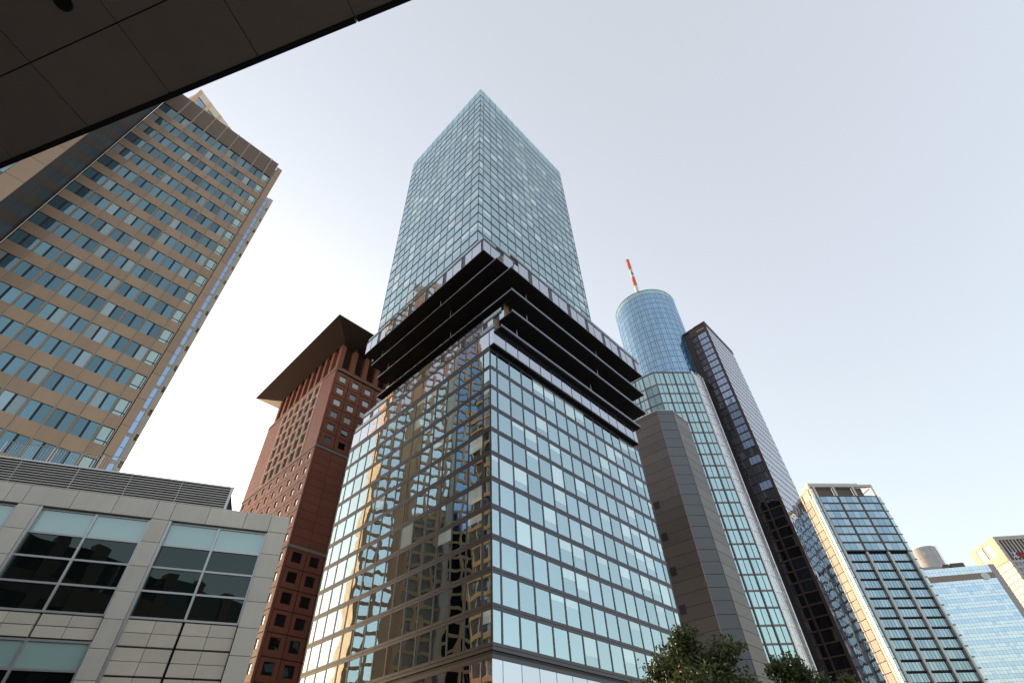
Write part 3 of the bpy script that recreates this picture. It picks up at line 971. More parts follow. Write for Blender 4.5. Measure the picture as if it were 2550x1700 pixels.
# ---------------------------------------------------------------- red stone tower with the wide flat roof
def red_tower():
    K = Vector((-48.89, 95.71, 0)) + (_u + _w) * 5.65
    t = Thing('red_tower', 'red granite tower with a wide overhanging dark roof behind the glass tower', 'skyscraper', (K.x, K.y, 0), GRID)
    add = t.add
    S = 40.8
    m = Mesh()
    m.box(FLAT, 0.30, S - 0.3, -(S - 0.3), -0.30, 0, 101.0, 'red_joint')
    m.build('tower_core', t.e)
    RF = Fac(0, 0, 0)
    LF = Fac(0, S, -90)
    levels = [100.5, 96.2, 92.15, 88.05, 83.9, 79.75, 75.6]
    mod = 4.15
    r = random.Random(3)
    def framed_panel(fac, ua, ub, za, zb, wa, wb, wz0, wz1, pane, frame='red_stone', d=0.45):
        """a square of stone round a deep window, in four slabs"""
        g = 0.085
        add('stone_slab', fac, ua + g, wa, -0.3, 0, za + g, zb - g, 'red_stone')
        add('stone_slab', fac, wb, ub - g, -0.3, 0, za + g, zb - g, 'red_stone')
        add('stone_slab', fac, wa, wb, -0.3, 0, za + g, wz0, 'red_stone')
        add('stone_slab', fac, wa, wb, -0.3, 0, wz1, zb - g, 'red_stone')
        add('pane', fac, wa, wb, -0.29, -0.22, wz0, wz1, pane)
    cols = [0.6 + mod * i for i in range(10)]
    for i in range(9):
        ua, ub = cols[i], cols[i] + mod
        for k in range(6):
            zb, za = levels[k], levels[k + 1]
            pane = 'red_glass_pale' if k < 3 and r.random() < 0.8 else ('red_glass_pale' if r.random() < 0.12 else 'red_glass')
            framed_panel(RF, ua, ub, za, zb, ua + 1.1, ub - 1.05, zb - 3.05, zb - 1.1, pane)
        for k in range(6):                               # blank storeys: tiled squares, each of two courses
            zb = 74.6 - 4.18 * k
            za = zb - 4.18
            for q in range(2):
                add('stone_slab', RF, ua + 0.05, ub - 0.05, -0.3, 0, za + 0.05 + q * 2.09, za + 2.07 + q * 2.09, 'red_stone')
        for k in range(12):
            zb = 49.0 - 4.2 * k
            za = zb - 4.2
            if za < -1:
                break
            framed_panel(RF, ua, ub, max(za, 0), zb, ua + 0.95, ub - 1.0, zb - 2.95, zb - 0.75, 'red_glass')
    for fac in (RF, LF):
        add('cornice', fac, -0.05, S + 0.05, -0.3, 0.12, 101.05, 101.45, 'red_band')
        add('cornice', fac, -0.05, S + 0.05, -0.3, 0.10, 74.75, 75.45, 'red_band')
        add('cornice', fac, -0.05, S + 0.05, -0.3, 0.10, 48.95, 49.6, 'red_band')
        add('stone_slab', fac, 0.0, S, -0.3, 0.01, 101.5, 102.3, 'red_stone')
    add('corner_strip', RF, 0.0, 0.56, -0.3, 0.0, 0, 101.0, 'red_stone')
    # left face: tile field, framed window grid, rows of small bright windows; u runs from the far end to the corner
    def tl(w0, w1):
        return S - w1, S - w0
    def tiles(w0, w1, z0, z1, sx, sz):
        nz = max(1, round((z1 - z0) / sz)); nx = max(1, round((w1 - w0) / sx))
        for a in range(nx):
            for b in range(nz):
                ua, ub = tl(w0 + (w1 - w0) * a / nx, w0 + (w1 - w0) * (a + 1) / nx)
                add('tile', LF, ua + 0.03, ub - 0.03, -0.3, 0.0, z0 + (z1 - z0) * b / nz + 0.03, z0 + (z1 - z0) * (b + 1) / nz - 0.03, 'red_stone')
    tiles(0.0, 7.7, 75.45, 101.0, 1.3, 1.3)
    tiles(30.4, S, 75.45, 101.0, 1.7, 2.1)
    gx0, gx1, gz0, gz1 = 7.8, 30.3, 75.5, 100.6
    nc, nr = 6, 6
    cw, ch = (gx1 - gx0) / nc, (gz1 - gz0) / nr
    for a in range(nc + 1):
        for dd in (-0.34, 0.12):
            ua, ub = tl(gx0 + cw * a + dd, gx0 + cw * a + dd + 0.2)
            add('grid_bar', LF, ua, ub, -0.35, 0.10, gz0, gz1, 'red_frame')
    for b in range(nr + 1):
        for dd in (-0.34, 0.12):
            z = gz0 + ch * b + dd
            if z < 75.46 or z > 100.8:
                continue
            ua, ub = tl(gx0 - 0.3, gx1 + 0.3)
            add('grid_bar', LF, ua, ub, -0.35, 0.06, z, z + 0.2, 'red_frame')
    for a in range(nc):
        for b in range(nr):
            ua, ub = tl(gx0 + cw * a + 0.34, gx0 + cw * (a + 1) - 0.34)
            z0 = gz0 + ch * b + 0.34
            z1 = z0 + ch - 0.68
            c = (ua + ub) / 2
            add('pane', LF, ua, c - 0.05, -0.5, -0.42, z0, z1, 'red_glass')
            add('pane', LF, c + 0.05, ub, -0.5, -0.42, z0, z1, 'red_glass')
            add('grid_bar', LF, c - 0.05, c + 0.05, -0.5, -0.3, z0, z1, 'red_joint')
    for k in range(17):
        zb = 74.7 - 4.25 * k
        za = zb - 4.25
        if za < 0:
            break
        for a in range(10):
            ua, ub = tl(0.3 + 4.05 * a, 0.3 + 4.05 * (a + 1))
            if ua < 0:
                continue
            wa, wb = ub - 2.6, ub - 1.2
            framed_panel(LF, ua, ub, za, zb, wa, wb, zb - 2.75, zb - 0.9, 'red_glass_white')
    # loggia below the roof: tapering stone posts with dark capitals, recessed dark wall and railings
    m = Mesh()
    m.box(FLAT, 2.6, S - 2.6, -(S - 2.6), -2.6, 101.0, 113.5, 'red_joint')
    m.build('loggia_wall', t.e)
    for fac, base in ((RF, 0.0), (LF, None)):
        for i in range(10):
            u = 0.75 + 4.06 * i if base is not None else S - (0.75 + 4.06 * i)
            if base is None and i == 0:
                continue
            m = Mesh()
            x0, y0 = fac.pt(u - 0.7, 0.0)
            m.box(fac, u - 0.7, u + 0.7, -1.5, 0.0, 102.3, 110.6, 'red_stone')
            o = m.build('post', t.e)
            m = Mesh()
            m.box(fac, u - 0.42, u + 0.42, -1.1, -0.35, 110.6, 111.4, 'tan_frame')
            m.box(fac, u - 0.22, u + 0.22, -0.9, -0.5, 111.4, 112.9, 'tan_frame')
            m.build('capital', o)
            if i < 9:
                uu = u if base is not None else u - 4.06
                for q in range(6):
                    add('rail_bar', fac, uu + 0.9 + q * 0.42, uu + 0.95 + q * 0.42, -2.2, -2.15, 102.3, 105.4, 'tan_frame')
                add('rail_bar', fac, uu + 0.7, uu + 3.36, -2.2, -2.12, 105.4, 105.5, 'tan_frame')
    # roof: thin edge, soffit rising outwards
    o0, o1 = -5.65, 52.75 - 5.65
    i0, i1 = 2.6, S - 2.6
    zo, zi = 115.0, 112.6
    oc = [(o0, o0), (o1, o0), (o1, o1), (o0, o1)]
    ic = [(i0, i0), (i1, i0), (i1, i1), (i0, i1)]
    m = Mesh()
    for j in range(4):
        a, b = j, (j + 1) % 4
        m.quad([(*oc[b], zo), (*oc[a], zo), (*ic[a], zi), (*ic[b], zi)], 'roof_soffit')
        m.quad([(*oc[a], zo), (*oc[b], zo), (*oc[b], zo + 0.25), (*oc[a], zo + 0.25)], 'roof_edge')
    m.quad([(*p, zo + 0.25) for p in oc], 'roof_soffit')
    m.quad([(*p, zi) for p in reversed(ic)], 'roof_soffit')
    m.build('roof', t.e)
    t.flush({'tile': 200})
red_tower()

# ---------------------------------------------------------------- round blue tower
def round_tower():
    C0 = (72.2, 175.1)
    t = Thing('round_tower', 'round blue glass tower with a red and white mast on its roof', 'skyscraper', (*C0, 0), 90)
    RR, FHR = 15.2, 3.62
    m = Mesh()
    n = 84
    m.prism([((RR - 0.25) * math.cos(2 * math.pi * i / n), (RR - 0.25) * math.sin(2 * math.pi * i / n)) for i in range(n)], 0, 197.5, 'round_line')
    m.build('tower_core', t.e)
    nm = 30
    r = random.Random(5)
    az_c = math.degrees(math.atan2(-C0[1], -C0[0]))      # towards the camera
    for i in range(nm):
        a0 = 360.0 * i / nm
        da = (a0 - az_c + 540) % 360 - 180
        if abs(da) > 100:
            continue
        for part, (f0, f1) in enumerate(((0.0, 0.66), (0.66, 1.0))):
            aa, ab = a0 + 360.0 / nm * f0, a0 + 360.0 / nm * f1
            am = R((aa + ab) / 2)
            wd = 2 * RR * math.sin(R(ab - aa) / 2)
            # facade line tangent to the circle
            fx, fy = RR * math.cos(am), RR * math.sin(am)
            deg = math.degrees(am) + 90
            fac = Fac(fx - math.cos(R(deg)) * wd / 2, fy - math.sin(R(deg)) * wd / 2, deg)
            for k in range(36):
                zt = 197.0 - FHR * k
                if k == 0:
                    if part == 0:
                        t.add('pane', fac, 0.04, wd - 0.04, -0.1, 0, zt + 0.1, 200.0, 'annex_glass')
                    else:
                        t.add('pane', fac, 0.04, wd - 0.04, -0.1, 0, zt + 0.1, 200.0, 'annex_glass')
                if zt < 60:
                    break
                if part == 0 or k < 3:
                    t.add('pane', fac, 0.045, wd - 0.045, -0.1, 0, zt - FHR + 0.10, zt - 0.10, 'round_glass')
                else:
                    sh = 0.9 if (i + k) % 2 else 0.0
                    t.add('pane', fac, 0.035, wd - 0.035, -0.1, 0, zt - FHR + 0.07, zt - FHR + 0.75, 'round_glass')
                    t.add('pane', fac, 0.10, wd - 0.10, -0.1, -0.02, zt - FHR + 0.83, zt - 0.42, 'round_glass')
                    t.add('pane', fac, 0.035, wd - 0.035, -0.1, 0, zt - 0.36, zt - 0.07, 'round_glass')
    m = Mesh()
    m.prism([((RR + 0.1) * math.cos(2 * math.pi * i / n), (RR + 0.1) * math.sin(2 * math.pi * i / n)) for i in range(n)], 200.0, 200.25, 'round_line')
    m.build('roof_rim', t.e)
    # mast
    az, D = R(22.27), 184.0
    mx, my = D * math.sin(az) - C0[0], D * math.cos(az) - C0[1]
    m = Mesh(); m.tube((mx, my, 199.5), (mx, my, 203), 1.3, 1.15, 'annex_frame', 16)
    mast = m.build('mast', t.e)
    zz = [203, 208.5, 216, 223.5, 230.5, 240]
    for i in range(5):
        m = Mesh()
        m.tube((mx, my, zz[i]), (mx, my, zz[i + 1]), 1.08 - 0.05 * i, 1.05 - 0.05 * i, ('mast_red', 'mast_white', 'mast_red', 'mast_white', 'mast_red')[i], 18)
        m.build('mast_section', mast)
    for z in (232, 234, 236, 238, 239.6):
        m = Mesh()
        for q in range(6):
            a = q * math.pi / 3
            m.tube((mx + 0.9 * math.cos(a), my + 0.9 * math.sin(a), z), (mx + 1.7 * math.cos(a), my + 1.7 * math.sin(a), z), 0.05, 0.05, 'mast_white', 5)
        m.build('antenna_ring', mast)
    m = Mesh(); m.box(Fac(mx - 0.45, my - 0.95, 0), 0, 0.3, -0.1, 0.12, 225.5, 228.5, 'round_line'); m.box(Fac(mx + 0.2, my - 0.95, 0), 0, 0.25, -0.1, 0.12, 225.5, 227.2, 'round_line'); m.build('antenna_panel', mast)
    t.flush()
round_tower()

# ---------------------------------------------------------------- framed sea green glass block wrapped round it
def annex():
    t = Thing('glass_block', 'sea green glass block with pinkish grey frame wrapped round the foot of the round tower', 'office building', (59.1, 154.6, 0), 86.5)
    ca, sa = math.cos(t.th), math.sin(t.th)
    def loc(x, y):
        dx, dy = x - 59.1, y - 154.6
        return (dx * ca + dy * sa, -dx * sa + dy * ca)
    pts = [loc(*p) for p in ((44.0, 167.6), (54.9, 157.6), (59.1, 154.6), (75.3, 155.6), (78.2, 157.3), (80.6, 160.0), (82.3, 163.6), (83.0, 167.6), (70, 176), (48, 174))]
    inner = [(x * 0.985 + 0.15, y * 0.96 + 0.45) for x, y in pts]
    m = Mesh(); m.prism(inner, 0, 139.5, 'round_line'); m.build('block_core', t.e)
    ROW = 4.75
    for s in range(7):
        (x0, y0), (x1, y1) = pts[s], pts[s + 1]
        L = math.hypot(x1 - x0, y1 - y0)
        fac = Fac(x0, y0, math.degrees(math.atan2(y1 - y0, x1 - x0)))
        fins = s >= 3
        n = 1 if (fins or s == 1) else max(1, round(L / 4.05))
        for k in range(29):
            zt = 140.0 - ROW * k - (1.9 if k > 0 else 0)
            zb = 140.0 - ROW * (k + 1) - 1.9
            if zb < 0:
                break
            if k == 0:
                zt = 140.0
            for j in range(n):
                a, b = L * j / n, L * (j + 1) / n
                c = (a + b) / 2
                g = 0.17
                for (ua, ub) in ((a + g, c - 0.07), (c + 0.07, b - g)):
                    t.add('pane', fac, ua, ub, -0.3, -0.12, zb + 0.28, zt - 0.28, 'white_window' if fins else ('annex_glass' if s > 0 else 'annex_glass'))
            t.add('frame_beam', fac, 0, L, -0.3, 0.02, zb - 0.26, zb + 0.26, 'annex_white' if fins else 'annex_frame')
        for j in range(n + 1):
            u = L * j / n
            t.add('frame_fin', fac, u - (0.42 if fins else 0.17), u + (0.42 if fins else 0.17), -0.25, 0.30, 0, 140.0, 'annex_white' if fins else 'annex_frame')
            if j < n:
                u += L / n / 2
                t.add('frame_fin', fac, u - 0.06, u + 0.06, -0.25, 0.05 if not fins else 0.4, 0, 140.0, 'annex_white' if fins else 'annex_frame')
        t.add('frame_beam', fac, 0, L, -0.3, 0.1, 139.6, 140.1, 'annex_frame')
    t.flush()
annex()

# ---------------------------------------------------------------- taupe windowless tower with a chamfered corner
def prism_tower():
    t = Thing('panel_tower', 'windowless taupe grey panelled tower with chamfered corner beside the glass tower', 'office tower', (45.9, 126.9, 0), GRID)
    ca, sa = math.cos(t.th), math.sin(t.th)
    def loc(x, y):
        dx, dy = x - 45.9, y - 126.9
        return (dx * ca + dy * sa, -dx * sa + dy * ca)
    P = [(30.5, 139.9), (45.9, 126.9), (51.0, 127.3), (57.5, 134.3), (75.0, 153.0)]
    P = [(30.5, 139.9), (45.9, 126.9), (51.0, 127.3), (57.5, 134.3)]
    pts = [loc(*p) for p in P]
    back = [loc(52, 150), loc(38, 152)]
    m = Mesh(); m.prism([(x, y + 0.3) for x, y in pts] + back, 0, 98.7, 'joint'); m.build('tower_core', t.e)
    for s in range(3):
        (x0, y0), (x1, y1) = pts[s], pts[s + 1]
        L = math.hypot(x1 - x0, y1 - y0)
        fac = Fac(x0, y0, math.degrees(math.atan2(y1 - y0, x1 - x0)))
        cuts = ([0, L / 2, L] if s == 0 else [0, L])
        top = 98.7 - (1.2 if s != 1 else 1.1)
        z = 98.7
        k = 0
        while z > 0:
            zn = max(0, z - (1.15 if k == 0 else 3.12))
            for a, b in zip(cuts[:-1], cuts[1:]):
                t.add('wall_panel', fac, a + 0.02, b - 0.02, -0.4, 0, zn + 0.10, z, 'prism_rib' if s == 1 else 'prism_panel')
            z = zn
            k += 1
        t.add('coping', fac, -0.05, L + 0.05, -0.4, 0.10, 98.72, 99.05, 'prism_edge')
        if s in (1, 2):
            t.add('edge_bead', fac, -0.07, 0.07, -0.1, 0.07, 0, 98.7, 'annex_frame')
    fac = Fac(*pts[0], math.degrees(math.atan2(pts[1][1] - pts[0][1], pts[1][0] - pts[0][0])))
    for k in range(7):
        t.add('vent', fac, 11.6, 13.3, -0.3, 0.03, 68 - k * 9.3, 70.2 - k * 9.3, 'hip_panel')
    t.flush()
prism_tower()

# ---------------------------------------------------------------- dark brown tower
def brown_tower():
    t = Thing('brown_tower', 'slim dark brown metal tower with pale mirrored side beside the round tower', 'skyscraper', (88.8, 155.1, 0), GRID)
    add = t.add
    H, L, WD, FB = 170.0, 27.7, 20.0, 3.4
    m = Mesh(); m.box(FLAT, 0.35, L - 0.3, -WD, -0.35, 0, 168.5, 'rust_dark'); m.build('tower_core', t.e)
    LF = Fac(0, 12.0, -90)                               # u = 12 at the corner
    RF = Fac(0, 0, 0)
    r = random.Random(9)
    nf = 48
    for k in range(nf):
        zt = 164.3 - FB * k
        zb = zt - FB
        if zb < 0:
            break
        # right column of three-part windows, left column of darker panes
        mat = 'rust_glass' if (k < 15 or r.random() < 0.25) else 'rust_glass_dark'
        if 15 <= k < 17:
            mat = 'rust_glass'
        u0, u1 = 7.15, 10.95
        for (a, b) in ((0.0, 0.85), (0.95, 2.55), (2.65, 3.8)):
            add('pane', LF, u0 + a, u0 + b, -0.33, -0.22, zb + 0.42, zt - 0.06, mat)
        add('pane', LF, u0 + 1.1, u0 + 1.5, -0.33, -0.19, zb + 1.2, zt - 0.5, mat)
        add('spandrel', LF, 6.9, 11.05, -0.33, -0.05, zb - 0.06, zb + 0.38, 'rust')
        for (a, b) in ((0.1, 1.0), (1.1, 2.3), (2.4, 2.75)):
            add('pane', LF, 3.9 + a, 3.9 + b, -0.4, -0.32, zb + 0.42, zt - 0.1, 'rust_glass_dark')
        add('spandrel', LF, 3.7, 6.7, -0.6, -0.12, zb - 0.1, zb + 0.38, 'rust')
        # link with the round tower
        add('link_pane', LF, 0.6, 3.45, -1.2, -0.5, zb + 0.2, zt - 0.2, 'link_glass')
    add('pier', LF, 11.05, 12.0, -0.33, 0.05, 0, H, 'rust')
    add('pier', LF, 6.6, 7.05, -0.33, 0.0, 0, H, 'rust')
    add('pier', LF, 3.5, 3.85, -0.6, -0.05, 0, 168, 'rust_dark')
    add('crown_panel', LF, 7.05, 11.05, -0.33, 0.0, 164.5, H, 'rust')
    add('crown_panel', LF, 3.85, 6.6, -0.33, -0.02, 164.5, 169.8, 'rust')
    for q in range(4):
        add('crown_slot', LF, 7.4 + q * 0.9, 8.0 + q * 0.9, -0.3, 0.01, 166.4, 166.6, 'annex_white')
    nb = 12
    for k in range(nf):
        zt = 167.4 - FB * k
        zb = zt - FB
        if zb < 0:
            break
        for j in range(nb):
            a, b = L * j / nb, L * (j + 1) / nb
            add('mirror_pane', RF, a + 0.07, b - 0.07, -0.35, -0.02, zb + 0.13, zt - 0.13, 'rust_mirror')
        add('floor_rib', RF, 0, L, -0.35, 0.03, zb - 0.12, zb + 0.12, 'rust_dark')
    for j in range(nb + 1):
        u = L * j / nb
        add('mullion', RF, max(0, u - 0.065), min(L, u + 0.065), -0.35, 0.0, 0, 168, 'rust_dark')
    add('crown_panel', RF, 0, L, -0.35, 0.15, 167.6, H, 'rust')
    m = Mesh(); m.box(FLAT, 0, L, -WD, 0.0 - 0.35, 168.6, 169.6, 'rust_dark'); m.build('roof', t.e)
    t.flush()
brown_tower()

# ---------------------------------------------------------------- tower with pale columns
def column_tower():
    t = Thing('column_tower', 'grey office tower with pale vertical columns and an open frame on its roof', 'office tower', (128.5, 199.4, 0), 85)
    add = t.add
    F = Fac(0, 0, 0)
    L = 28.5
    D = 26.0
    m = Mesh(); m.box(FLAT, 0.6, L - 0.6, -D, -0.9, 0, 104.3, 'post_dark'); m.build('tower_core', t.e)
    bays = [(2.2, 10.0), (10.9, 18.9), (19.8, 27.6)]
    r = random.Random(2)
    FE = 3.45
    for k in range(7):                                   # upper storeys: projecting three-pane bays
        zt = 104.7 - FE * k
        for (a, b) in bays:
            w = (b - a) / 3
            for j in range(3):
                add('pane', F, a + w * j + 0.07, a + w * (j + 1) - 0.07, -0.5, -0.06, zt - FE + 0.62, zt - 0.12, 'post_glass')
            add('bay_beam', F, a - 0.1, b + 0.1, -0.5, 0.02, zt - FE + 0.14, zt - FE + 0.5, 'tower_metal')
    for k in range(24):                                  # lower storeys: narrower panes set back behind the columns
        zt = 80.0 - 0.3 - FE * k
        if zt - FE < 0:
            break
        for (a, b) in bays:
            n = 6
            w = (b - a) / n
            for j in range(n):
                add('pane', F, a + w * j + 0.08, a + w * (j + 1) - 0.08, -0.8, -0.62, zt - FE + 0.75, zt - 0.12, 'post_glass')
            add('bay_beam', F, a, b, -0.8, -0.30, zt - FE + 0.12, zt - FE + 0.62, 'post_dark')
    for x in (10.45, 19.35, 28.0):
        add('column', F, x - 0.42, x + 0.42, -0.8, 0.28, 0, 80.2, 'column_white')
        add('column', F, x - 0.34, x + 0.34, -0.8, -0.02, 80.2, 104.5, 'louvre_brown')
        add('column', F, x - 0.45, x + 0.45, -0.8, 0.05, 105.0, 109.2, 'column_white')
    add('column', F, 0.95, 1.85, -0.8, 0.25, 0, 109.2, 'column_white')
    add('roof_beam', F, 0.4, L, -0.9, 0.1, 109.2, 110.4, 'column_white')
    add('roof_beam', F, 0.4, 23.4, -3.5, -1.2, 110.45, 111.7, 'column_white')
    add('roof_beam', F, 1.85, L, -0.8, 0.02, 104.75, 105.0, 'tower_metal')
    for (a, b) in ((1.9, 9.9), (10.95, 18.85), (19.85, 23.6)):
        add('screen_panel', F, a, b, -1.2, -1.0, 105.0, 109.15, 'louvre_brown')
    add('roof_beam', Fac(L, 0, 90), 0.4, 9, -0.6, 0, 109.3, 110.3, 'column_white')
    add('column', Fac(L, 0, 90), 7.6, 8.4, -0.8, 0, 104.6, 109.2, 'louvre_brown')
    # glazed corner strips
    for k in range(30):
        zt = 104.9 - FE * k
        if zt - FE < 0:
            break
        add('corner_pane', F, -0.55, 0.9, -0.5, -0.2, zt - FE + 0.1, zt - 0.1, 'corner_glass')
        add('corner_pane', F, L + 0.05, L + 1.5, -0.9, -0.5, zt - FE + 0.35, zt - 0.1, 'corner_glass')
        add('corner_ledge', F, L + 0.0, L + 1.7, -1.1, -0.35, zt - FE - 0.1, zt - FE + 0.3, 'annex_frame')
    # sunlit left side
    LF = Fac(-0.6, D, -90)
    for k in range(30):
        zt = 104.9 - FE * k
        if zt - FE < 0:
            break
        add('side_panel', LF, D - 7.0, D - 3.4, -0.5, 0.0, zt - FE + 0.14, zt - 0.1, 'lit_panel')
        add('side_panel', LF, 0, D - 7.4, -0.6, -0.1, zt - FE + 0.3, zt - 0.1, 'lit_panel')
        add('side_panel', LF, D - 1.3, D - 0.1, -0.5, -0.05, zt - FE + 0.05, zt - 0.05, 'post_glass')
    add('side_column', LF, D - 2.9, D - 1.5, -0.8, 0.1, 0, 109.4, 'column_white')
    add('side_column', LF, D - 7.4, D - 7.02, -0.8, 0.1, 0, 109.2, 'louvre_brown')
    add('roof_beam', LF, 0, D, -0.7, 0.1, 108.6, 110.4, 'cream_pale')
    add('side_panel', LF, D - 9, D, -0.6, -0.2, 105.0, 108.6, 'cream_pale')
    m = Mesh(); m.tube((6, 6, 111), (6.4, 6, 113.2), 0.06, 0.05, 'alu'); m.tube((6.4, 6, 113.2), (7.6, 6, 113.9), 0.05, 0.05, 'alu'); m.build('roof_lamp', t.e)
    t.flush()
column_tower()

def blue_slab():
    t = Thing('blue_slab', 'sky blue banded glass office block with a blank oval sign near its top', 'office building', (208.37, 264.58, 0), 97.476)
    F = Fac(0, 0, 0)
    L = 29.3
    m = Mesh(); m.box(FLAT, -8, L + 2.4, -22, -0.2, 0, 94.3, 'slab_line'); m.build('block_core', t.e)
    n = 22
    w = (L + 6) / n
    zs = [(95.0, 93.1, 'slab_pale'), (93.1, 91.35, 'slab_pale')]
    z = 88.5
    k = 0
    while z > 1:
        zs.append((z, z - 1.45, 'slab_pale'))
        zs.append((z - 1.45, z - 2.9, 'slab_pale' if k % 2 == 0 else 'slab_pale'))
        zs.append((z - 2.9, z - 5.3, 'slab_glass') if k == 0 else (z - 2.9, z - 4.6, 'slab_glass'))
        z -= 5.3 if k == 0 else 4.6
        k += 1
    r = random.Random(4)
    for (zt, zb, mat) in zs:
        for j in range(n):
            t.add('pane', F, -6 + w * j + 0.035, -6 + w * (j + 1) - 0.035, -0.2, 0, max(zb, 0) + 0.035, zt - 0.035, mat if r.random() > 0.06 else ('slab_glass' if mat == 'slab_pale' else 'slab_pale'))
    t.add('ribbed_band', F, -6, L, -0.2, 0.05, 88.55, 91.32, 'slab_brown')
    t.add('edge_strip', F, L + 0.02, L + 2.6, -0.5, 0.12, 0, 95.1, 'slab_stone')
    m = Mesh()
    c = (24.8, 89.7)
    pts = []
    i0 = len(m.v)
    for q in range(36):
        a = 2 * math.pi * q / 36
        pts.append((c[0] + 1.95 * math.cos(a), c[1] + 1.75 * math.sin(a)))
    m.quad([(x, -0.32, z_) for x, z_ in pts], 'mast_white')
    for q in range(36):
        (xa, za), (xb, zb) = pts[q], pts[(q + 1) % 36]
        m.quad([(xa, -0.05, za), (xb, -0.05, zb), (xb, -0.32, zb), (xa, -0.32, za)], 'slab_line')
    m.build('oval_sign', t.e)
    m = Mesh(); m.box(FLAT, 11, 14.2, -9, -4, 94.3, 98.2, 'louvre_brown'); m.build('roof_unit', t.e)
    m = Mesh(); m.box(FLAT, 15, 21.5, -9, -4, 94.3, 98.4, 'louvre_brown'); m.build('roof_unit', t.e)
    m = Mesh(); m.box(FLAT, -6, 10.6, -9, -4, 94.3, 97.6, 'slab_stone'); m.build('roof_unit', t.e)
    t.flush()
blue_slab()

def drum():
    az, D = R(38.75), 385.0
    t = Thing('drum_tower', 'light grey round drum tower with a ladder rising behind the blue banded block', 'tower', (D * math.sin(az), D * math.cos(az), 0), 90)
    H = 1.7 + D * math.tan(R(16.95))
    RR = 6.6
    m = Mesh()
    n = 40
    m.prism([((RR - 0.1) * math.cos(2 * math.pi * i / n), (RR - 0.1) * math.sin(2 * math.pi * i / n)) for i in range(n)], 0, H - 0.3, 'slab_line')
    m.build('drum_core', t.e)
    for i in range(n):
        a = 2 * math.pi * (i + 0.5) / n
        wd = 2 * RR * math.sin(math.pi / n)
        deg = math.degrees(a) + 90
        fac = Fac(RR * math.cos(a) - math.cos(R(deg)) * wd / 2, RR * math.sin(a) - math.sin(R(deg)) * wd / 2, deg)
        for (za, zb) in ((H - 6.2, H), (H - 14, H - 6.3), (0, H - 14.1)):
            t.add('drum_panel', fac, 0.03, wd - 0.03, -0.1, 0, za, zb, 'drum')
    ca = math.atan2(-D * math.cos(az), -D * math.sin(az))
    fac = Fac(RR * 1.0 * math.cos(ca) - 0.75 * math.cos(ca + math.pi / 2), RR * 1.0 * math.sin(ca) - 0.75 * math.sin(ca + math.pi / 2), math.degrees(ca) + 90)
    t.add('hatch', fac, 0, 1.5, -0.05, 0.1, H - 4.6, H - 3.0, 'alu')
    la = ca + R(74)
    lx, ly = (RR + 0.5) * math.cos(la), (RR + 0.5) * math.sin(la)
    m = Mesh()
    for q in range(14):
        m.tube((lx - 0.35, ly, H - 15 + q * 1.1), (lx + 0.5, ly, H - 15 + q * 1.1), 0.06, 0.06, 'alu', 5)
    m.tube((lx - 0.35, ly, H - 16), (lx - 0.35, ly, H + 0.6), 0.07, 0.07, 'alu', 5)
    m.tube((lx + 0.5, ly, H - 16), (lx + 0.5, ly, H + 0.6), 0.07, 0.07, 'alu', 5)
    m.build('ladder', t.e)
    m = Mesh()
    for q in range(24):
        a = 2 * math.pi * q / 24
        m.tube((RR * math.cos(a), RR * math.sin(a), H - 0.3), (RR * math.cos(a), RR * math.sin(a), H + 0.55), 0.04, 0.04, 'alu', 4)
    m.build('roof_railing', t.e)
    t.flush()
drum()

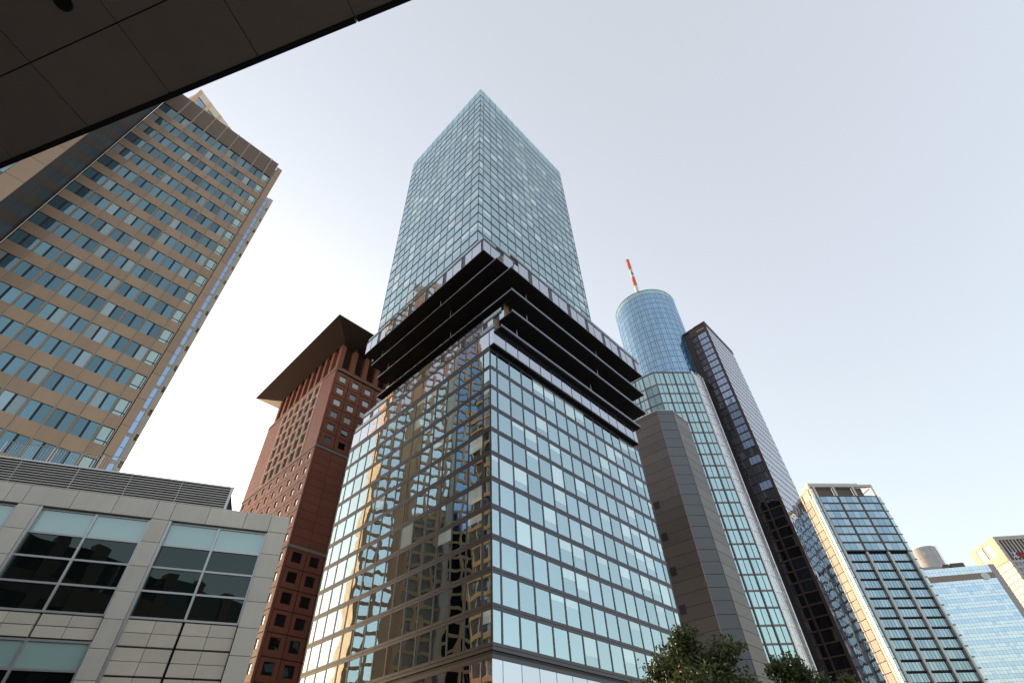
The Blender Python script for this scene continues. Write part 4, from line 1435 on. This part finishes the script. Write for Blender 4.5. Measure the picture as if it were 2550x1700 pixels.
def sand_tower():
    t = Thing('sand_tower', 'sunlit sand coloured tower with twin tall windows and a red sign at the right edge', 'office tower', (276.61, 288.94, 0), 92.79)
    F = Fac(0, 0, 0)
    L, D, H = 24.0, 23.5, 120.7
    m = Mesh(); m.box(FLAT, 0.4, L, -D, -0.9, 0, 119.5, 'sand_grey'); m.build('tower_core', t.e)
    # left, sunlit side; y measured from the corner
    LF = Fac(0, D, -90)
    def pl(a, b):
        return D - b, D - a
    add = t.add
    def panel(y0, y1, z0, z1):
        u0, u1 = pl(y0, y1)
        add('wall_panel', LF, u0, u1, -0.4, 0, z0, z1, 'sand')
    panel(0, 6.4, 107.2, H); panel(6.4, 17.8, 118.95, H); panel(17.8, D, 107.2, H)
    panel(6.4, 17.8, 107.2, 112.2); panel(10.9, 11.2, 112.2, 118.95); panel(12.75, 13.05, 112.2, 118.95)
    for (a, b) in ((6.45, 10.9), (13.05, 17.75)):
        u0, u1 = pl(a, b)
        for q in range(6):
            add('window_pane', LF, u0, u1, -0.4, -0.25, 112.25 + q * 1.11, 112.25 + q * 1.11 + 1.04, 'sand_glass')
    u0, u1 = pl(11.2, 12.75)
    add('slot', LF, u0, u1, -0.9, -0.7, 106, 121, 'louvre_brown')
    for k in range(34):
        zt = 107.0 - 3.15 * k
        if zt < 4:
            break
        u0, u1 = pl(0, D)
        add('wall_panel', LF, u0, u1, -0.4, 0, zt - 3.15 + 2.35, zt + 0.02, 'sand')
        for j in range(12):
            u0, u1 = pl(0.5 + j * 1.92, 0.5 + j * 1.92 + 1.5)
            add('window_pane', LF, u0, u1, -0.4, -0.22, zt - 3.15, zt - 0.8, 'sand_glass')
            add('mullion', LF, u0 - 0.42, u0, -0.4, 0.0, zt - 3.15, zt - 0.8, 'sand')
    # front: plain frame, tall slots, sign
    add('front_panel', F, 0, 1.6, -0.6, 0, 0, H, 'sand_grey')
    add('front_panel', F, 1.6, L, -0.6, 0, 118.6, H, 'sand_grey')
    for j in range(11):
        u = 1.6 + j * 1.95
        add('front_fin', F, u + 1.35, u + 1.95, -0.7, -0.02, 106.9, 118.6, 'sand_grey')
        add('slot_panel', F, u, u + 1.35, -0.9, -0.7, 113.6, 118.6, 'louvre_brown')
        add('slot_panel', F, u, u + 1.35, -0.9, -0.7, 106.9, 113.5, 'sand_dark')
    for k in range(30):
        zt = 106.6 - 3.15 * k
        if zt < 4:
            break
        add('front_panel', F, 1.6, L, -0.6, -0.05, zt - 3.15 + 2.3, zt + 0.25, 'sand_grey')
        for j in range(11):
            u = 1.6 + j * 1.95
            add('window_pane', F, u + 0.1, u + 1.5, -0.6, -0.3, zt - 3.15, zt - 0.87, 'sand_dark')
            add('front_fin', F, u + 1.5, u + 2.05, -0.6, -0.06, zt - 3.15, zt - 0.87, 'sand_grey')
    # sign: white crossed-bar emblem and a red letter U
    m = Mesh()
    def bar(x0, z0, x1, z1, wdt, mat):
        dx, dz = x1 - x0, z1 - z0
        l = math.hypot(dx, dz)
        px, pz = -dz / l * wdt / 2, dx / l * wdt / 2
        q = [(x0 + px, z0 + pz), (x1 + px, z1 + pz), (x1 - px, z1 - pz), (x0 - px, z0 - pz)]
        m.quad([(x, -0.45, z) for x, z in reversed(q)], mat)
        for a in range(4):
            (xa, za), (xb, zb) = q[a], q[(a + 1) % 4]
            m.quad([(xa, -0.45, za), (xb, -0.45, zb), (xb, -0.1, zb), (xa, -0.1, za)], mat)
    for k, (a, b) in enumerate((((3.6, 108.5), (5.7, 111.0)), ((3.6, 111.0), (5.7, 108.5)), ((4.65, 108.2), (4.65, 111.3)))):
        bar(a[0], a[1], b[0], b[1], 0.34, 'sign_white')
    for (x, z) in ((3.5, 108.3), (5.8, 108.3), (4.65, 107.9)):
        bar(x - 0.4, z, x + 0.4, z, 0.4, 'sign_white')
    m.build('sign_emblem', t.e)
    m = Mesh()
    bar(6.9, 111.1, 6.9, 108.8, 0.7, 'sign_red'); bar(6.55, 108.55, 9.45, 108.55, 0.75, 'sign_red'); bar(9.1, 111.1, 9.1, 108.8, 0.7, 'sign_red')
    m.build('sign_letter', t.e)
    t.flush()
sand_tower()

# ---------------------------------------------------------------- street trees
def tree(label, az, D, height, crown_r, crown_h, leaf, nleaf, seed, size=0.2):
    r = random.Random(seed)
    x, y = D * math.sin(R(az)), D * math.cos(R(az))
    e = bpy.data.objects.new('street_tree', None)
    e.location = (x, y, 0)
    col.objects.link(e)
    e['label'] = label; e['category'] = 'tree'; e['group'] = 'street trees at the lower right'
    m = Mesh()
    base_h = height - crown_h
    pts = [Vector((0, 0, 0))]
    for i in range(1, 6):
        pts.append(Vector((r.uniform(-.12, .12), r.uniform(-.12, .12), (base_h + crown_h * 0.55) * i / 5)))
    for i in range(5):
        m.tube(pts[i], pts[i + 1], 0.20 - 0.028 * i, 0.20 - 0.028 * (i + 1), 'bark', 9)
    m.build('trunk', e)
    tips = []
    m = Mesh()
    nb = 26
    for i in range(nb):
        f = (i + 0.5) / nb
        z0 = base_h * 0.9 + crown_h * 0.62 * f
        a = i * 2.4 + r.uniform(-.3, .3)
        prof = crown_r * (0.55 + 0.45 * math.sin(math.pi * min(1, 0.25 + 0.75 * f))) * (1.0 - 0.55 * f * f)
        Lb = prof * r.uniform(0.6, 1.22)
        p0 = Vector((0, 0, z0))
        p1 = p0 + Vector((math.cos(a) * Lb * 0.5, math.sin(a) * Lb * 0.5, crown_h * 0.10))
        p2 = p0 + Vector((math.cos(a) * Lb, math.sin(a) * Lb, crown_h * r.uniform(0.14, 0.3)))
        m.tube(p0, p1, 0.075, 0.05, 'bark', 5); m.tube(p1, p2, 0.05, 0.014, 'bark', 5)
        for q in range(6):
            t_ = r.uniform(0.45, 1.0)
            s = p1.lerp(p2, t_) if t_ > 0.5 else p0.lerp(p1, t_ * 2)
            d = Vector((r.gauss(0, 1), r.gauss(0, 1), r.gauss(0.5, 0.7))).normalized() * r.uniform(0.4, 1.25) * crown_r * 0.27
            m.tube(s, s + d, 0.014, 0.005, 'bark', 4)
            tips.append((s + d, r.uniform(0.6, 1.0)))
        tips.append((p2, 1.0))
    top = Vector((0, 0, base_h + crown_h * 0.55))
    for q in range(10):
        d = Vector((r.gauss(0, .35), r.gauss(0, .35), r.uniform(0.5, 1.0) * crown_h * 0.4))
        m.tube(top, top + d, 0.02, 0.006, 'bark', 4)
        tips.append((top + d, 0.8)); tips.append((top + d * 0.6, 0.9))
    m.build('limb', e)
    lm = Mesh()
    per = nleaf // len(tips)
    k = lm.mat(leaf)
    cl = crown_r * 0.115
    for (c, sc_) in tips:
        for q in range(per):
            p = c + Vector((r.gauss(0, cl), r.gauss(0, cl), r.gauss(0, cl * 0.8))) * sc_
            n = Vector((r.gauss(0, 1), r.gauss(0, 1), r.gauss(0.6, 0.8))).normalized()
            a = n.orthogonal().normalized()
            a = (a * math.cos(q * 1.7) + n.cross(a) * math.sin(q * 1.7)).normalized()
            b = n.cross(a)
            s = size * r.uniform(0.7, 1.35)
            i = len(lm.v)
            lm.v += [tuple(p - a * s), tuple(p - b * s * 0.42 + n * s * 0.12), tuple(p + a * s), tuple(p + b * s * 0.42 + n * s * 0.12)]
            lm.f.append((i, i + 1, i + 2, i + 3)); lm.mi.append(k)
    lm.build('crown', e)
tree('large dark green tree in front of the glass tower and the taupe panelled tower', 16.6, 41.0, 12.4, 4.3, 8.2, 'leaf', 22000, 21, 0.17)
tree('smaller dark green tree in front of the sea green glass block', 24.6, 46.0, 11.0, 2.9, 6.6, 'leaf', 10500, 22, 0.17)
tree('yellowish green tree top at the foot of the dark brown tower', 28.6, 60.0, 11.7, 2.7, 6.0, 'leaf_yellow', 9000, 23, 0.2)
